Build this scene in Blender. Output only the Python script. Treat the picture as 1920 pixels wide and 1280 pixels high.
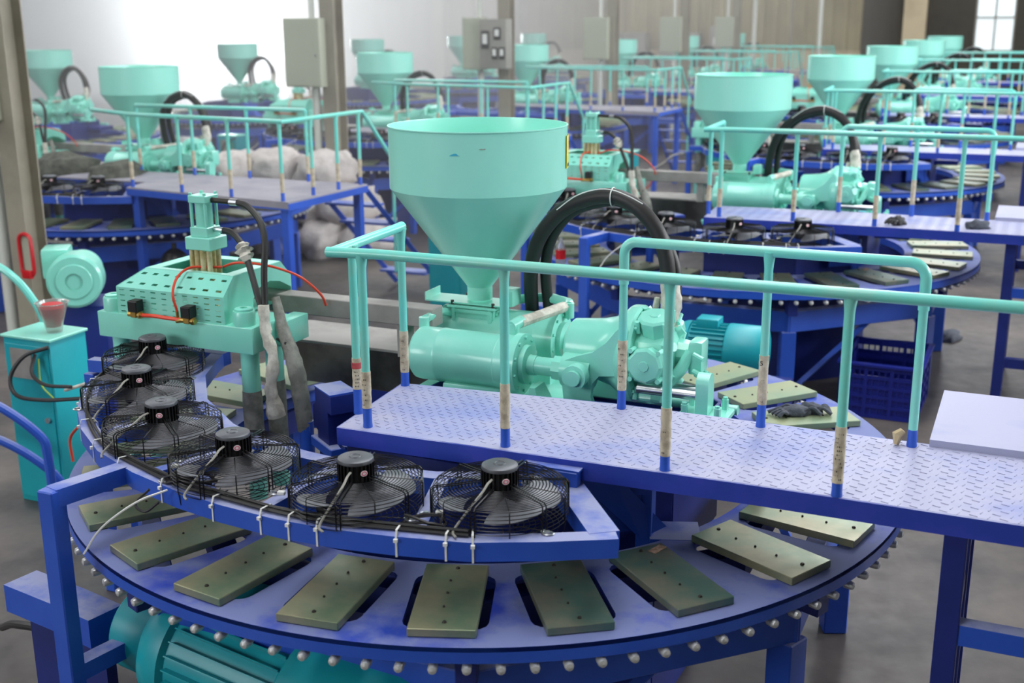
import bpy, bmesh, math, random
from math import sin, cos, pi, radians as R
from mathutils import Vector, Matrix, noise
random.seed(4)
for o in list(bpy.data.objects): bpy.data.objects.remove(o)
SC = bpy.context.scene
COL = SC.collection

# ------------------------------------------------------------------ camera, world, lights, exposure
cam = bpy.data.cameras.new('camera'); co = bpy.data.objects.new('camera', cam); COL.objects.link(co)
cam.sensor_width = 36; cam.lens = 2212/1920*36; cam.clip_end = 300; cam.clip_start = .05
co.matrix_world = Matrix.Translation((0, 0, 2.35)) @ Matrix.Rotation(pi/2-.26682, 4, 'X') @ Matrix.Rotation(-.00575, 4, 'Z')
SC.camera = co
cam.dof.use_dof = True; cam.dof.focus_distance = 3.9; cam.dof.aperture_fstop = 2.6; cam.dof.aperture_blades = 7
SC.view_settings.view_transform = 'Standard'; SC.view_settings.look = 'None'
SC.view_settings.gamma = 1; SC.view_settings.use_curve_mapping = False
SC.view_settings.exposure = -0.12

PHI = R(24)
def frame_pt(a, b, z=0):           # hall axes: a runs along the walkways, b runs down the rows of machines
    return Vector((a*cos(PHI)+b*sin(PHI), -a*sin(PHI)+b*cos(PHI), z))
C0 = Vector((-.089, 4.269, 0))     # centre of the nearest turntable
def W(a, b, z=0): return C0+frame_pt(a, b, z)

w = bpy.data.worlds.new('world'); SC.world = w; w.use_nodes = True
bg = w.node_tree.nodes['Background']; bg.inputs[0].default_value = (.93, .97, 1, 1); bg.inputs[1].default_value = 22.0

def area(name, loc, target, sx, sy, power, color):
    l = bpy.data.lights.new(name, 'AREA'); l.shape = 'RECTANGLE'; l.size = sx; l.size_y = sy
    l.energy = power; l.color = color
    o = bpy.data.objects.new(name, l); COL.objects.link(o); o.location = loc
    d = (Vector(target)-Vector(loc)).normalized()
    o.rotation_euler = d.to_track_quat('-Z', 'Y').to_euler(); return o
HB0, HB1 = -11.0, 34.5      # hall along b
HA0, HA1 = -40.0, 9.0      # hall along a
HZ = 7.0
SKY = [(-26, 6), (-17, 6), (-8.5, 6), (0, 6)]
# daylight through the roof lights (one lamp under each translucent strip)
for i, (sa, _) in enumerate(SKY):
    area('skylight_lamp', W(sa, 14.5, HZ-.12), W(sa, 14.5, 0), 1.6, 39, 1350, (.98, .98, 1.0)).rotation_euler = (0, 0, -PHI)
# daylight through the side windows on the right wall
for b in (3.0, 8.5, 14.0, 19.5):
    area('window_lamp', W(HA1-.15, b, 4.1), W(0, b-.5, .9), 3.4, 3.0, 700 if b < 9 else 420, (.93, .96, 1.0))
area('front_window_lamp', W(-4.5, HB0+.15, 4.2), W(-.8, 1.5, 1.0), 9, 3.2, 800, (.97, .99, 1.0))  # added fill lamp on the unseen front wall, brightens the machine fronts
# daylight that pours in through the big gate in the back wall
area('gate_lamp', W(-27.3, HB1-.4, 2.9), W(-6, 8, .8), 5.4, 5.2, 34000, (1, .97, .92))

# ------------------------------------------------------------------ materials
def srgb(r, g, b):
    f = lambda c: (c/255/12.92) if c/255 <= .04045 else ((c/255+.055)/1.055)**2.4
    return (f(r), f(g), f(b), 1)
MATS = {}
def mat(name, col, rough=.5, metal=0, col2=None, scale=4, lo=.42, hi=.62, dust=None, dust_lo=.4, dust_hi=.62, dust_scale=3,
        bump=0, bump_scale=60, emit=0, trans=0, coat=0, rvar=0, stretch=None):
    m = bpy.data.materials.new(name); m.use_nodes = True; nt = m.node_tree; N = nt.nodes; L = nt.links
    p = N['Principled BSDF']; p.inputs['Roughness'].default_value = rough; p.inputs['Metallic'].default_value = metal
    p.inputs['Base Color'].default_value = col
    if coat: p.inputs['Coat Weight'].default_value = coat; p.inputs['Coat Roughness'].default_value = .12
    if trans: p.inputs['Transmission Weight'].default_value = trans
    if emit: p.inputs['Emission Color'].default_value = col; p.inputs['Emission Strength'].default_value = emit
    tc = N.new('ShaderNodeTexCoord'); src = tc.outputs['Object']
    if stretch:
        mp = N.new('ShaderNodeMapping'); mp.inputs['Scale'].default_value = stretch; L.new(src, mp.inputs[0]); src = mp.outputs[0]
    def nz(sc, det=5, a=None, b=None):
        n = N.new('ShaderNodeTexNoise'); n.inputs['Scale'].default_value = sc; n.inputs['Detail'].default_value = det
        n.inputs['Roughness'].default_value = .62; L.new(src, n.inputs['Vector'])
        if a is None: return n.outputs[0]
        r = N.new('ShaderNodeMapRange'); r.inputs[1].default_value = a; r.inputs[2].default_value = b; L.new(n.outputs[0], r.inputs[0])
        return r.outputs[0]
    def mixc(fac, c1, c2):
        x = N.new('ShaderNodeMix'); x.data_type = 'RGBA'
        L.new(fac, x.inputs[0])
        for s, c in ((6, c1), (7, c2)):
            if isinstance(c, tuple): x.inputs[s].default_value = c
            else: L.new(c, x.inputs[s])
        return x.outputs[2]
    cur = col
    if col2: cur = mixc(nz(scale, 5, lo, hi), col, col2)
    if dust:                                      # dust settled on the faces that look up
        g = N.new('ShaderNodeNewGeometry'); sx = N.new('ShaderNodeSeparateXYZ'); L.new(g.outputs['Normal'], sx.inputs[0])
        mr = N.new('ShaderNodeMapRange'); mr.inputs[1].default_value = .55; mr.inputs[2].default_value = .95; L.new(sx.outputs[2], mr.inputs[0])
        mm = N.new('ShaderNodeMath'); mm.operation = 'MULTIPLY'; L.new(mr.outputs[0], mm.inputs[0]); L.new(nz(dust_scale, 6, dust_lo, dust_hi), mm.inputs[1])
        cur = mixc(mm.outputs[0], cur, dust)
        rr = N.new('ShaderNodeMapRange'); rr.inputs[3].default_value = rough; rr.inputs[4].default_value = .75; L.new(mm.outputs[0], rr.inputs[0]); L.new(rr.outputs[0], p.inputs['Roughness'])
    if not isinstance(cur, tuple): L.new(cur, p.inputs['Base Color'])
    if rvar:
        r = N.new('ShaderNodeMapRange'); r.inputs[3].default_value = rough-rvar; r.inputs[4].default_value = rough+rvar
        L.new(nz(9), r.inputs[0]); L.new(r.outputs[0], p.inputs['Roughness'])
    if bump:
        bn = N.new('ShaderNodeBump'); bn.inputs['Strength'].default_value = bump; bn.inputs['Distance'].default_value = .01
        L.new(nz(bump_scale), bn.inputs['Height']); L.new(bn.outputs[0], p.inputs['Normal'])
    MATS[name] = m; return m
TEAL = mat('teal_paint', srgb(146, 226, 209), .28, col2=srgb(134, 220, 200), scale=2.2, coat=.35)
TEALH = mat('teal_hopper_paint', srgb(156, 230, 214), .28, col2=srgb(146, 226, 208), scale=1.4, coat=.3)
TEALR = mat('teal_rail_paint', srgb(116, 218, 206), .34, col2=srgb(134, 212, 196), scale=5, coat=.25)
CYAN = mat('cyan_cabinet_paint', srgb(20, 158, 172), .38, col2=srgb(28, 170, 178), scale=1.6)
BLUE = mat('blue_paint', srgb(38, 82, 188), .38, col2=srgb(46, 90, 196), scale=3, dust=srgb(150, 156, 194), dust_lo=.30, dust_hi=.52, dust_scale=5)
BLUED = mat('blue_table_paint', srgb(34, 66, 172), .45, dust=srgb(116, 126, 176), dust_lo=.36, dust_hi=.50, dust_scale=2.6, col2=srgb(34, 60, 180))
NAVY = mat('dark_blue_paint', srgb(22, 38, 112), .45, col2=srgb(28, 46, 130), scale=2)
DECK = mat('worn_blue_deck_paint', srgb(170, 170, 198), .5, col2=srgb(120, 136, 198), scale=1.5, lo=.48, hi=.76, bump=.05, stretch=(1, 2.2, 1))
DECKS = mat('deck_side_paint', srgb(38, 62, 165), .4, col2=srgb(50, 66, 176), scale=8, dust=srgb(176, 182, 218))
PLATE = mat('mold_plate_metal', srgb(112, 132, 104), .34, .35, col2=srgb(160, 152, 120), scale=3.6, lo=.38, hi=.66, rvar=.14)
PLATEL = mat('mold_plate_pale', srgb(146, 152, 118), .42, .2, col2=srgb(126, 148, 120), scale=3.0, rvar=.1)
PLATED = mat('mold_plate_dark', srgb(84, 112, 100), .32, .4, col2=srgb(124, 124, 106), scale=4, rvar=.12)
STEEL = mat('bright_steel', srgb(190, 192, 196), .3, .9)
ZINC = mat('zinc_roller', srgb(214, 214, 212), .35, .5)
DARKBOLT = mat('dark_bolt', srgb(58, 54, 50), .5, .6)
BRASS = mat('brass', srgb(196, 160, 88), .3, .9)
YROD = mat('yellow_zinc_rod', srgb(232, 222, 184), .35, .35, col2=srgb(190, 174, 120), scale=12)
BLACK = mat('black_rubber', srgb(38, 36, 36), .5, bump=.05)
BLACKP = mat('black_paint', srgb(22, 22, 24), .35)
GUARD = mat('black_wire', srgb(34, 34, 36), .28, .7)
CAPG = mat('grey_motor_cap', srgb(96, 98, 104), .4, .4)
BLADE = mat('grey_fan_blade', srgb(150, 152, 158), .4, .35, col2=srgb(128, 130, 138), scale=5)
WHITEP = mat('white_plastic', srgb(226, 226, 222), .5)
STICK = mat('white_sticker', srgb(240, 226, 226), .5)
PINK = mat('pink_print', srgb(214, 92, 128), .5)
REDP = mat('red_plastic', srgb(196, 22, 34), .35)
RED = mat('red_air_line', srgb(226, 70, 44), .4)
ORANGE = mat('orange_cloth', srgb(226, 92, 40), .8)
YELLOW = mat('yellow_label', srgb(240, 216, 20), .5)
CLEAR = mat('clear_plastic', srgb(236, 236, 232), .15, trans=.85)
PAPER = mat('paper_wrap', srgb(206, 194, 170), .8, col2=srgb(172, 158, 136), scale=30, bump=.4, bump_scale=40)
TAPE = mat('cloth_wrap', srgb(214, 210, 198), .8, col2=srgb(176, 170, 158), scale=18, bump=.5, bump_scale=30)
TAPEG = mat('grey_cloth_wrap', srgb(148, 148, 140), .85, col2=srgb(112, 112, 106), scale=14, bump=.5, bump_scale=30)
INK = mat('black_ink', srgb(40, 38, 36), .7)
GREY = mat('grey_enamel', srgb(150, 148, 140), .5, col2=srgb(136, 134, 126), scale=2)
DUCT = mat('dusty_grey_steel', srgb(158, 154, 150), .5, .1, col2=srgb(132, 128, 124), scale=3)
BOX = mat('grey_green_box', srgb(172, 176, 158), .5)
COLM = mat('column_paint', srgb(156, 150, 134), .6, col2=srgb(138, 132, 118), scale=1.5)
PIPE = mat('white_conduit', srgb(206, 208, 200), .4)
FLOOR = mat('concrete_floor', srgb(106, 98, 92), .5, col2=srgb(52, 51, 54), scale=1.3, lo=.35, hi=.7, rvar=.2, bump=.08, bump_scale=20)
WALL = mat('sheet_wall', srgb(160, 150, 116), .6, col2=srgb(144, 134, 102), scale=.8)
WALLG = mat('grey_sheet_wall', srgb(112, 116, 120), .6, col2=srgb(98, 102, 106), scale=.8)
DADO = mat('cream_plaster', srgb(206, 190, 160), .8, col2=srgb(190, 174, 146), scale=1.2)
CEIL = mat('ceiling_sheet', srgb(150, 152, 150), .7)
SKYP = mat('translucent_roof_panel', srgb(232, 238, 240), .6, emit=1.6)
PANE = mat('window_pane', srgb(214, 224, 228), .3, emit=1.0)
WALLB = mat('brown_sheet_wall', srgb(112, 104, 98), .7, col2=srgb(100, 94, 88), scale=.8)
DARKG = mat('dark_steel_door', srgb(66, 62, 52), .6, col2=srgb(56, 52, 44), scale=1)
SACK = mat('grey_woven_sack', srgb(206, 198, 194), .85, col2=srgb(176, 168, 164), scale=5, bump=.9, bump_scale=25)
CRATE = mat('blue_crate_plastic', srgb(28, 40, 140), .4)
GLOVE = mat('grey_work_glove', srgb(84, 88, 98), .9, bump=.6, bump_scale=60)
CARD = mat('brown_cardboard', srgb(188, 168, 132), .8)
SMEAR = mat('blue_smear', srgb(60, 176, 206), .5)
SLOTM = mat('slot_shadow_steel', srgb(16, 26, 26), .9)

# ------------------------------------------------------------------ mesh builder
class MB:
    def __init__(s): s.v = []; s.f = []
    def add(s, vs, fs, M=None):
        n = len(s.v)
        s.v += [tuple(M @ Vector(p)) if M else tuple(p) for p in vs]
        s.f += [tuple(i+n for i in f) for f in fs]; return s
    def box(s, c, d, rz=0, bev=0, M=None):
        x, y, z = (q/2 for q in d)
        T = Matrix.Translation(c) @ Matrix.Rotation(rz, 4, 'Z')
        if M: T = M @ T
        if not bev:
            vs = [(-x,-y,-z),(x,-y,-z),(x,y,-z),(-x,y,-z),(-x,-y,z),(x,-y,z),(x,y,z),(-x,y,z)]
            return s.add(vs, [(3,2,1,0),(4,5,6,7),(0,1,5,4),(1,2,6,5),(2,3,7,6),(3,0,4,7)], T)
        bev = min(bev, x*.45, y*.45, z*.45)
        bm = bmesh.new(); bmesh.ops.create_cube(bm, size=1, matrix=Matrix.Diagonal((2*x, 2*y, 2*z, 1)))
        bmesh.ops.bevel(bm, geom=bm.edges[:], offset=bev, segments=2 if bev > .004 else 1, affect='EDGES', profile=.6)
        bm.verts.index_update(); s.add([v.co.copy() for v in bm.verts], [tuple(v.index for v in f.verts) for f in bm.faces], T); bm.free(); return s
    def cyl(s, p0, p1, r0, r1=None, n=20, caps=True):
        r1 = r0 if r1 is None else r1
        return s.lathe([(r0, 0), (r1, (Vector(p1)-Vector(p0)).length)], p0, p1, n, caps)
    def lathe(s, prof, p0=(0,0,0), p1=(0,0,1), n=32, caps=True, ph=0):
        p0 = Vector(p0); d = (Vector(p1)-p0).normalized(); q = d.to_track_quat('Z', 'Y').to_matrix().to_4x4()
        T = Matrix.Translation(p0) @ q
        vs = []; fs = []
        for r, z in prof:
            for i in range(n): vs.append((r*cos(2*pi*i/n+ph), r*sin(2*pi*i/n+ph), z))
        for k in range(len(prof)-1):
            for i in range(n):
                j = (i+1) % n; fs.append((k*n+i, k*n+j, (k+1)*n+j, (k+1)*n+i))
        if caps:
            if prof[0][0] > 0: fs.append(tuple(range(n-1, -1, -1)))
            if prof[-1][0] > 0: k = (len(prof)-1)*n; fs.append(tuple(range(k, k+n)))
        return s.add(vs, fs, T)
    def tube(s, path, r, n=10, closed=False, caps=True, jitter=0):
        P = [Vector(p) for p in path]; m = len(P); up = Vector((0, 0, 1)); vs = []; fs = []; prev = None
        for i in range(m):
            if closed: t = P[(i+1) % m]-P[i-1]
            else: t = P[min(i+1, m-1)]-P[max(i-1, 0)]
            t.normalize()
            if prev is None:
                u = t.cross(up)
                if u.length < .1: u = t.cross(Vector((1, 0, 0)))
            else: u = prev-t*prev.dot(t)
            u.normalize(); prev = u; v = t.cross(u)
            rr = r[i] if isinstance(r, (list, tuple)) else r
            for k in range(n):
                a = 2*pi*k/n; q = rr*(1+(random.uniform(-jitter, jitter) if jitter else 0))
                vs.append(P[i]+u*cos(a)*q+v*sin(a)*q)
        for i in range(m if closed else m-1):
            for k in range(n):
                a, b = i*n+k, i*n+(k+1) % n; c, d = ((i+1) % m)*n+(k+1) % n, ((i+1) % m)*n+k
                fs.append((a, b, c, d))
        if caps and not closed: fs.append(tuple(range(n-1, -1, -1))); fs.append(tuple(range((m-1)*n, m*n)))
        return s.add(vs, fs)
    def ring(s, r, z, wr, n=48, k=4, c=(0, 0)):
        return s.tube([(c[0]+r*cos(2*pi*i/n), c[1]+r*sin(2*pi*i/n), z) for i in range(n)], wr, k, closed=True)
    def prism(s, poly, z0, z1, M=None):
        n = len(poly); A = sum(poly[i][0]*poly[(i+1) % n][1]-poly[(i+1) % n][0]*poly[i][1] for i in range(n))
        if A < 0: poly = poly[::-1]
        vs = [(x, y, z0) for x, y in poly]+[(x, y, z1) for x, y in poly]
        fs = [tuple(range(n-1, -1, -1)), tuple(range(n, 2*n))]+[(i, (i+1) % n, (i+1) % n+n, i+n) for i in range(n)]
        return s.add(vs, fs, M)
    def sweep(s, path, wd, h, zt):     # rectangular bar along a plan polyline, top at zt
        P = [Vector((p[0], p[1])) for p in path]; m = len(P); vs = []; fs = []
        for i in range(m):
            d0 = (P[i]-P[i-1]).normalized() if i else (P[1]-P[0]).normalized()
            d1 = (P[i+1]-P[i]).normalized() if i < m-1 else d0
            t = (d0+d1).normalized(); nn = Vector((-t.y, t.x)); k = wd/2/max(.4, nn.dot(Vector((-d1.y, d1.x))))
            for sg, z in ((-1, zt-h), (1, zt-h), (1, zt), (-1, zt)):
                q = P[i]+nn*k*sg; vs.append((q.x, q.y, z))
        for i in range(m-1):
            for k in range(4): fs.append((i*4+k, i*4+(k+1) % 4, (i+1)*4+(k+1) % 4, (i+1)*4+k))
        fs += [(3, 2, 1, 0), tuple(range((m-1)*4, m*4))]
        return s.add(vs, fs)
    def build(s, name, m, parent=None, smooth=35, loc=None, kind=None, label=None, tri=False):
        me = bpy.data.meshes.new(name); me.from_pydata([tuple(p) for p in s.v], [], s.f)
        bm = bmesh.new(); bm.from_mesh(me); bmesh.ops.recalc_face_normals(bm, faces=bm.faces); bm.to_mesh(me); bm.free()
        me.materials.append(m)
        if smooth: me.shade_smooth(); me.set_sharp_from_angle(angle=R(smooth))
        o = bpy.data.objects.new(name, me); COL.objects.link(o)
        if parent: o.parent = parent
        if loc is not None: o.location = loc
        if kind: o['kind'] = kind
        if label: o['label'] = label
        return o
def thing(name, cat, label, loc, group=None, rz=-PHI):
    o = bpy.data.objects.new(name, None); COL.objects.link(o); o.empty_display_size = .1
    o.location = loc; o.rotation_euler = (0, 0, rz); o['label'] = label; o['category'] = cat
    if group: o['group'] = group
    return o
def tag(o, cat, label, group=None):
    o['label'] = label; o['category'] = cat
    if group: o['group'] = group
    return o
def dup(o, parent=None, deep=True):
    c = o.copy(); COL.objects.link(c)
    if parent: c.parent = parent
    if deep:
        for ch in CH.get(o.name, []): dup(ch, c)
    return c
CH = {}
def index_children():
    CH.clear()
    for o in bpy.data.objects:
        if o.parent: CH.setdefault(o.parent.name, []).append(o)
def bez(pts, n=8):                    # Catmull-Rom through points
    P = [Vector(p) for p in pts]; P = [P[0]*2-P[1]]+P+[P[-1]*2-P[-2]]; out = []
    for i in range(1, len(P)-2):
        for k in range(n):
            t = k/n; a, b, c, d = P[i-1:i+3]
            out.append(.5*((2*b)+(-a+c)*t+(2*a-5*b+4*c-d)*t*t+(-a+3*b-3*c+d)*t**3))
    out.append(P[-2]); return out
def struct(mb, name, m, loc=None, rot=False):
    o = mb.build(name, m, smooth=30); o['kind'] = 'structure'
    return o

# ------------------------------------------------------------------ hall
def hallbox(mb, a0, a1, b0, b1, z0, z1):
    c = W((a0+a1)/2, (b0+b1)/2, (z0+z1)/2); mb.box(c, (abs(a1-a0), abs(b1-b0), abs(z1-z0)), -PHI); return mb
struct(hallbox(MB(), HA0-.3, HA1+.3, HB0-.3, HB1+18, -.2, 0), 'floor', FLOOR)
def corrug(mb, a0, a1, z0, z1, b, pitch=.4, dep=.05):   # vertical ribbed sheet facing -b
    n = max(1, int((a1-a0)/pitch)); pr = []
    for i in range(n):
        x = a0+(a1-a0)*i/n; p = (a1-a0)/n
        pr += [(x, b), (x+p*.55, b), (x+p*.66, b-dep), (x+p*.9, b-dep)]
    pr.append((a1, b)); vs = []; fs = []
    for q in pr: c = W(q[0], q[1]); vs += [(c.x, c.y, z0), (c.x, c.y, z1)]
    for i in range(len(pr)-1): fs.append((2*i, 2*i+2, 2*i+3, 2*i+1))
    for q in (pr[0], pr[-1]): c = W(q[0], q[1]+.12); vs += [(c.x, c.y, z0), (c.x, c.y, z1)]
    k = len(pr)*2
    fs += [(k, 0, 1, k+1), (2*len(pr)-2, k+2, k+3, 2*len(pr)-1), (k+2, k, k+1, k+3)]
    return mb.add(vs, fs)
bw = thing('wall_back', 'wall', 'x', (0, 0, 0), rz=0); del bw['label']; del bw['category']; bw['kind'] = 'structure'
def wallpart(mb, name, m): return mb.build(name, m, bw, smooth=0)
GATE = (-30.4, -24.3)
wallpart(corrug(MB(), -17.9, -3.5, 1.35, HZ, HB1, .42), 'sheet_cladding', WALL)
wallpart(hallbox(MB(), -17.9, -3.5, HB1-.02, HB1+.15, 0, 1.35), 'plaster_dado', DADO)
wallpart(corrug(MB(), -21.6, -17.9, 0, HZ, HB1, .5), 'sheet_cladding', WALLG)
wallpart(hallbox(MB(), GATE[0], GATE[1], HB1-.05, HB1+.12, 5.6, HZ), 'gate_lintel', WALLG)
m_ = MB(); hallbox(m_, HA0, GATE[0], HB1-.05, HB1+.12, 2.2, HZ); hallbox(m_, HA0, GATE[0], HB1-.05, HB1+.12, 0, 1.05)
for a0, a1 in ((HA0, -37.35), (-36.1, -33.8), (-33.2, GATE[0])): hallbox(m_, a0, a1, HB1-.05, HB1+.12, 1.05, 2.2)
wallpart(m_, 'sheet_panel', WALLB)
m_ = MB(); hallbox(m_, -3.5, -.3, HB1-.05, HB1+.12, 0, HZ); hallbox(m_, .8, HA1, HB1-.05, HB1+.12, 0, HZ); hallbox(m_, -.3, .8, HB1-.05, HB1+.12, 0, 1.35); hallbox(m_, -.3, .8, HB1-.05, HB1+.12, 4.2, HZ)
wallpart(m_, 'dark_sheet_panel', DARKG)
m_ = MB()
for a0, a1 in ((-24.3, -23.8), (-22.95, -22.8), (-22.2, -21.6)): hallbox(m_, a0, a1, HB1-.05, HB1+.12, 0, HZ)
hallbox(m_, -23.8, -22.2, HB1-.05, HB1+.12, 0, 1.5)
wallpart(m_, 'sheet_panel', WALLG)
for i, (a0, a1, z0, z1) in enumerate([(-37.35, -36.1, 1.05, 2.2), (-33.8, -33.2, 1.05, 2.2), (-.3, .8, 1.35, 4.2), (-23.8, -22.95, 1.5, HZ), (-22.8, -22.2, 1.5, HZ)]):
    wn = hallbox(MB(), a0, a1, HB1, HB1+.02, z0, z1).build('window_%d' % (i+1), PANE, smooth=0); wn['kind'] = 'structure'
    fr = MB(); t = .05
    for q in ((a0, a0+t), (a1-t, a1), ((a0+a1)/2-t/2, (a0+a1)/2+t/2)): hallbox(fr, q[0], q[1], HB1-.06, HB1, z0, z1)
    for zz in [z0, z1-t]+([z0+(z1-z0)*f for f in (.33, .66)] if z1-z0 > 2 else []): hallbox(fr, a0, a1, HB1-.06, HB1, zz, zz+t)
    fr.build('window_frame', GREY, wn, smooth=0)
for i, (a0, a1, mm) in enumerate([(-31.9, -30.5, COLM), (-24.4, -23.8, COLM), (-18.1, -17.7, COLM), (-2.3, -1.65, DADO), (-15.3, -14.9, COLM)]):
    struct(hallbox(MB(), a0, a1, HB1-.3, HB1-.06, 0, HZ), 'trim_%d' % (i+1), mm)
struct(hallbox(MB(), -33.1, -31.95, HB1-.16, HB1-.07, .5, HZ), 'door_1', mat('pale_sliding_door', srgb(226, 226, 222), .5))
struct(hallbox(MB(), HA0-.2, HA0, HB0, HB1, 0, HZ), 'wall_left', WALLG)
struct(hallbox(MB(), HA0, HA1, HB0-.2, HB0, 0, HZ), 'wall_front', WALLG)
struct(hallbox(MB(), -9, 0, HB0, HB0+.03, 2.6, 5.8), 'window_6', PANE)  # added glowing panel behind the camera, backs the front fill lamp
m_ = MB(); hallbox(m_, HA1, HA1+.2, HB0, HB1, 0, 2.4); hallbox(m_, HA1, HA1+.2, HB0, HB1, 5.8, HZ)
hallbox(m_, HA1, HA1+.2, HB0, -7.5, 2.4, 5.8)
for b in (-7.5, -.2, 5.3, 10.8, 16.3, 21.8): hallbox(m_, HA1, HA1+.2, b, b+(3.2 if b < -1 else 1.5 if b < 20 else 12.7), 2.4, 5.8)
struct(m_, 'wall_right', WALL)
for i, b in enumerate((-2.5, 3.0, 8.5, 14.0, 19.5)):
    struct(hallbox(MB(), HA1+.08, HA1+.1, b-2, b+2.1, 2.4, 5.8), 'window_%d' % (i+7), PANE)
m_ = MB(); edges = [HA0]+[q for sa, _ in SKY for q in (sa-.8, sa+.8)]+[HA1]
for i in range(0, len(edges), 2): hallbox(m_, edges[i], edges[i+1], HB0, HB1, HZ, HZ+.1)
hallbox(m_, HA0, HA1, HB0, -5.5, HZ+.02, HZ+.12); struct(m_, 'ceiling', CEIL)
for i, (sa, _) in enumerate(SKY):
    struct(hallbox(MB(), sa-.8, sa+.8, -5.5, HB1, HZ+.02, HZ+.05), 'window_%d' % (i+12), SKYP)

# dusty air: a thin even haze through the hall, denser in the far left bay where the gate stands open
def haze(name, a0, a1, b0, b1, dens, aniso=.35):
    o = hallbox(MB(), a0, a1, b0, b1, .02, HZ-.02).build(name, FLOOR, smooth=0); m = bpy.data.materials.new(name); m.use_nodes = True; nt = m.node_tree; nt.nodes.clear()
    ou = nt.nodes.new('ShaderNodeOutputMaterial'); vs = nt.nodes.new('ShaderNodeVolumeScatter'); vs.inputs['Density'].default_value = dens; vs.inputs['Anisotropy'].default_value = aniso
    vs.inputs['Color'].default_value = (1, .98, .96, 1); nt.links.new(vs.outputs[0], ou.inputs['Volume']); o.data.materials.clear(); o.data.materials.append(m); o['kind'] = 'stuff'; o['label'] = 'dense bright haze by the open gate' if dens > .05 else 'thin dusty haze in the hall'; o['category'] = 'haze'; return o
haze('haze', HA0+.1, -2.2, 2.5, HB1-.5, .022)
haze('haze', HA0+.2, -10.6, 6.5, HB1-.6, .13)

# ------------------------------------------------------------------ one moulding station, built in its own frame (origin = turntable centre on the floor)
# every thing root stands at the station's origin or its own base point; 'S' collects them so that stations can be repeated
PROTO = []
def sthing(name, cat, label, a=0, b=0, z=0, group=None, tier=9, key=None):
    o = thing(name, cat, label, W(a, b, z), group); o['_t'] = tier; PROTO.append((o, key or name)); return o

RO, RI, ZT = 1.5315, 1.0417, .78
ANG = [-79.6+d for d in (0, -14.3, -28.7, -43, -57.2, -71.5)]+[-65.3, -50, -36.7, -20.8, -5.5, 9.8, 24.6]
rest = 360-71.5-(24.6+79.6); nrest = 12
ANG += [24.6+rest*(i+1)/(nrest+1) for i in range(nrest)]
ANG = sorted((a+24) % 360 for a in ANG)     # station frame is turned 24 degrees
SLOT = (1.118, 1.435, .118)        # inner r, outer r, half width

def slot_poly(a):
    r0, r1, h = SLOT; c = .04; pts = []
    for (x, y, q) in ((r1-c, h-c, 0), (r0+c, h-c, 90), (r0+c, -h+c, 180), (r1-c, -h+c, 270)):
        for k in range(4): t = R(q+k*30); pts.append((x+c*cos(t), y+c*sin(t)))
    ca, sa = cos(R(a)), sin(R(a)); return [(x*ca-y*sa, x*sa+y*ca) for x, y in pts]
def ring_plate():
    from mathutils.geometry import delaunay_2d_cdt
    vs = []; es = []; holes = []
    def loop(pts):
        n = len(vs); vs.extend(Vector(p) for p in pts); es.extend((n+i, n+(i+1) % len(pts)) for i in range(len(pts)))
        return list(range(n, n+len(pts)))
    N = 144
    lo = loop([(RO*cos(2*pi*i/N), RO*sin(2*pi*i/N)) for i in range(N)])
    li = loop([(RI*cos(2*pi*i/N), RI*sin(2*pi*i/N)) for i in range(N)])
    ls = []
    for a in ANG: sp = slot_poly(a); holes.append((a, sp)); ls.append(loop(sp))
    V, E_, F, *_ = delaunay_2d_cdt(vs, es, [], 0, 1e-6)
    def inslot(c):
        for a, _ in holes:
            ca, sa = cos(R(a)), sin(R(a)); x = c[0]*ca+c[1]*sa; y = -c[0]*sa+c[1]*ca
            if SLOT[0]+.001 < x < SLOT[1]-.001 and abs(y) < SLOT[2]-.001:
                # corner rounding
                return True
        return False
    mb = MB(); top = []
    for f in F:
        c = sum((V[i] for i in f), Vector((0, 0)))/len(f); r = c.length
        if r < RI-.0005 or r > RO+.0005: continue
        poly_in = False
        for a, sp in holes:
            # point in slot polygon
            x, y = c; ins = False; j = len(sp)-1
            for i in range(len(sp)):
                if (sp[i][1] > y) != (sp[j][1] > y) and x < (sp[j][0]-sp[i][0])*(y-sp[i][1])/(sp[j][1]-sp[i][1])+sp[i][0]: ins = not ins
                j = i
            if ins: poly_in = True; break
        if not poly_in: top.append(tuple(f))
    n = len(V); T = .014
    mb.v = [(v.x, v.y, ZT) for v in V]+[(v.x, v.y, ZT-T) for v in V]
    mb.f = list(top)+[tuple(i+n for i in reversed(f)) for f in top]
    cnt = {}
    for f in top:
        for i in range(len(f)): e = (f[i], f[(i+1) % len(f)]); cnt[e] = 1
    for (a, b) in list(cnt):
        if (b, a) not in cnt: mb.f.append((b, a, a+n, b+n))
    return mb

def polar(r, a, z=0): return (r*cos(R(a)), r*sin(R(a)), z)
tt = sthing('rotary_table', 'turntable', 'x', key='table', group='rotary moulding tables')
ring_plate().build('ring_plate', BLUED, tt, smooth=20)
mb = MB()
for r, th_, dr in ((RO, .047, .012), (RI+.012, .05, .012)): mb.lathe([(r-dr, ZT-th_), (r, ZT-th_), (r, ZT-.001), (r-dr, ZT-.001), (r-dr, ZT-th_)], n=144, caps=False)
mb.build('rim_band', BLUE, tt)
nr = 107
def roller_mb(): return MB().lathe([(0, -.012), (.011, -.008), (.0135, .0), (.0135, .02), (.009, .024), (.009, .04), (0, .04)], (0, 0, 0), (-1, 0, 0), 10, caps=False)
r0 = roller_mb().build('roller', ZINC, tt); ROLL = []
for i in range(nr):
    o = r0 if i == 0 else dup(r0, tt, False); a = 360*i/nr; o.location = polar(RO-.002, a, ZT-.066); o.rotation_euler = (0, 0, R(a)); ROLL.append(o)
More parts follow.
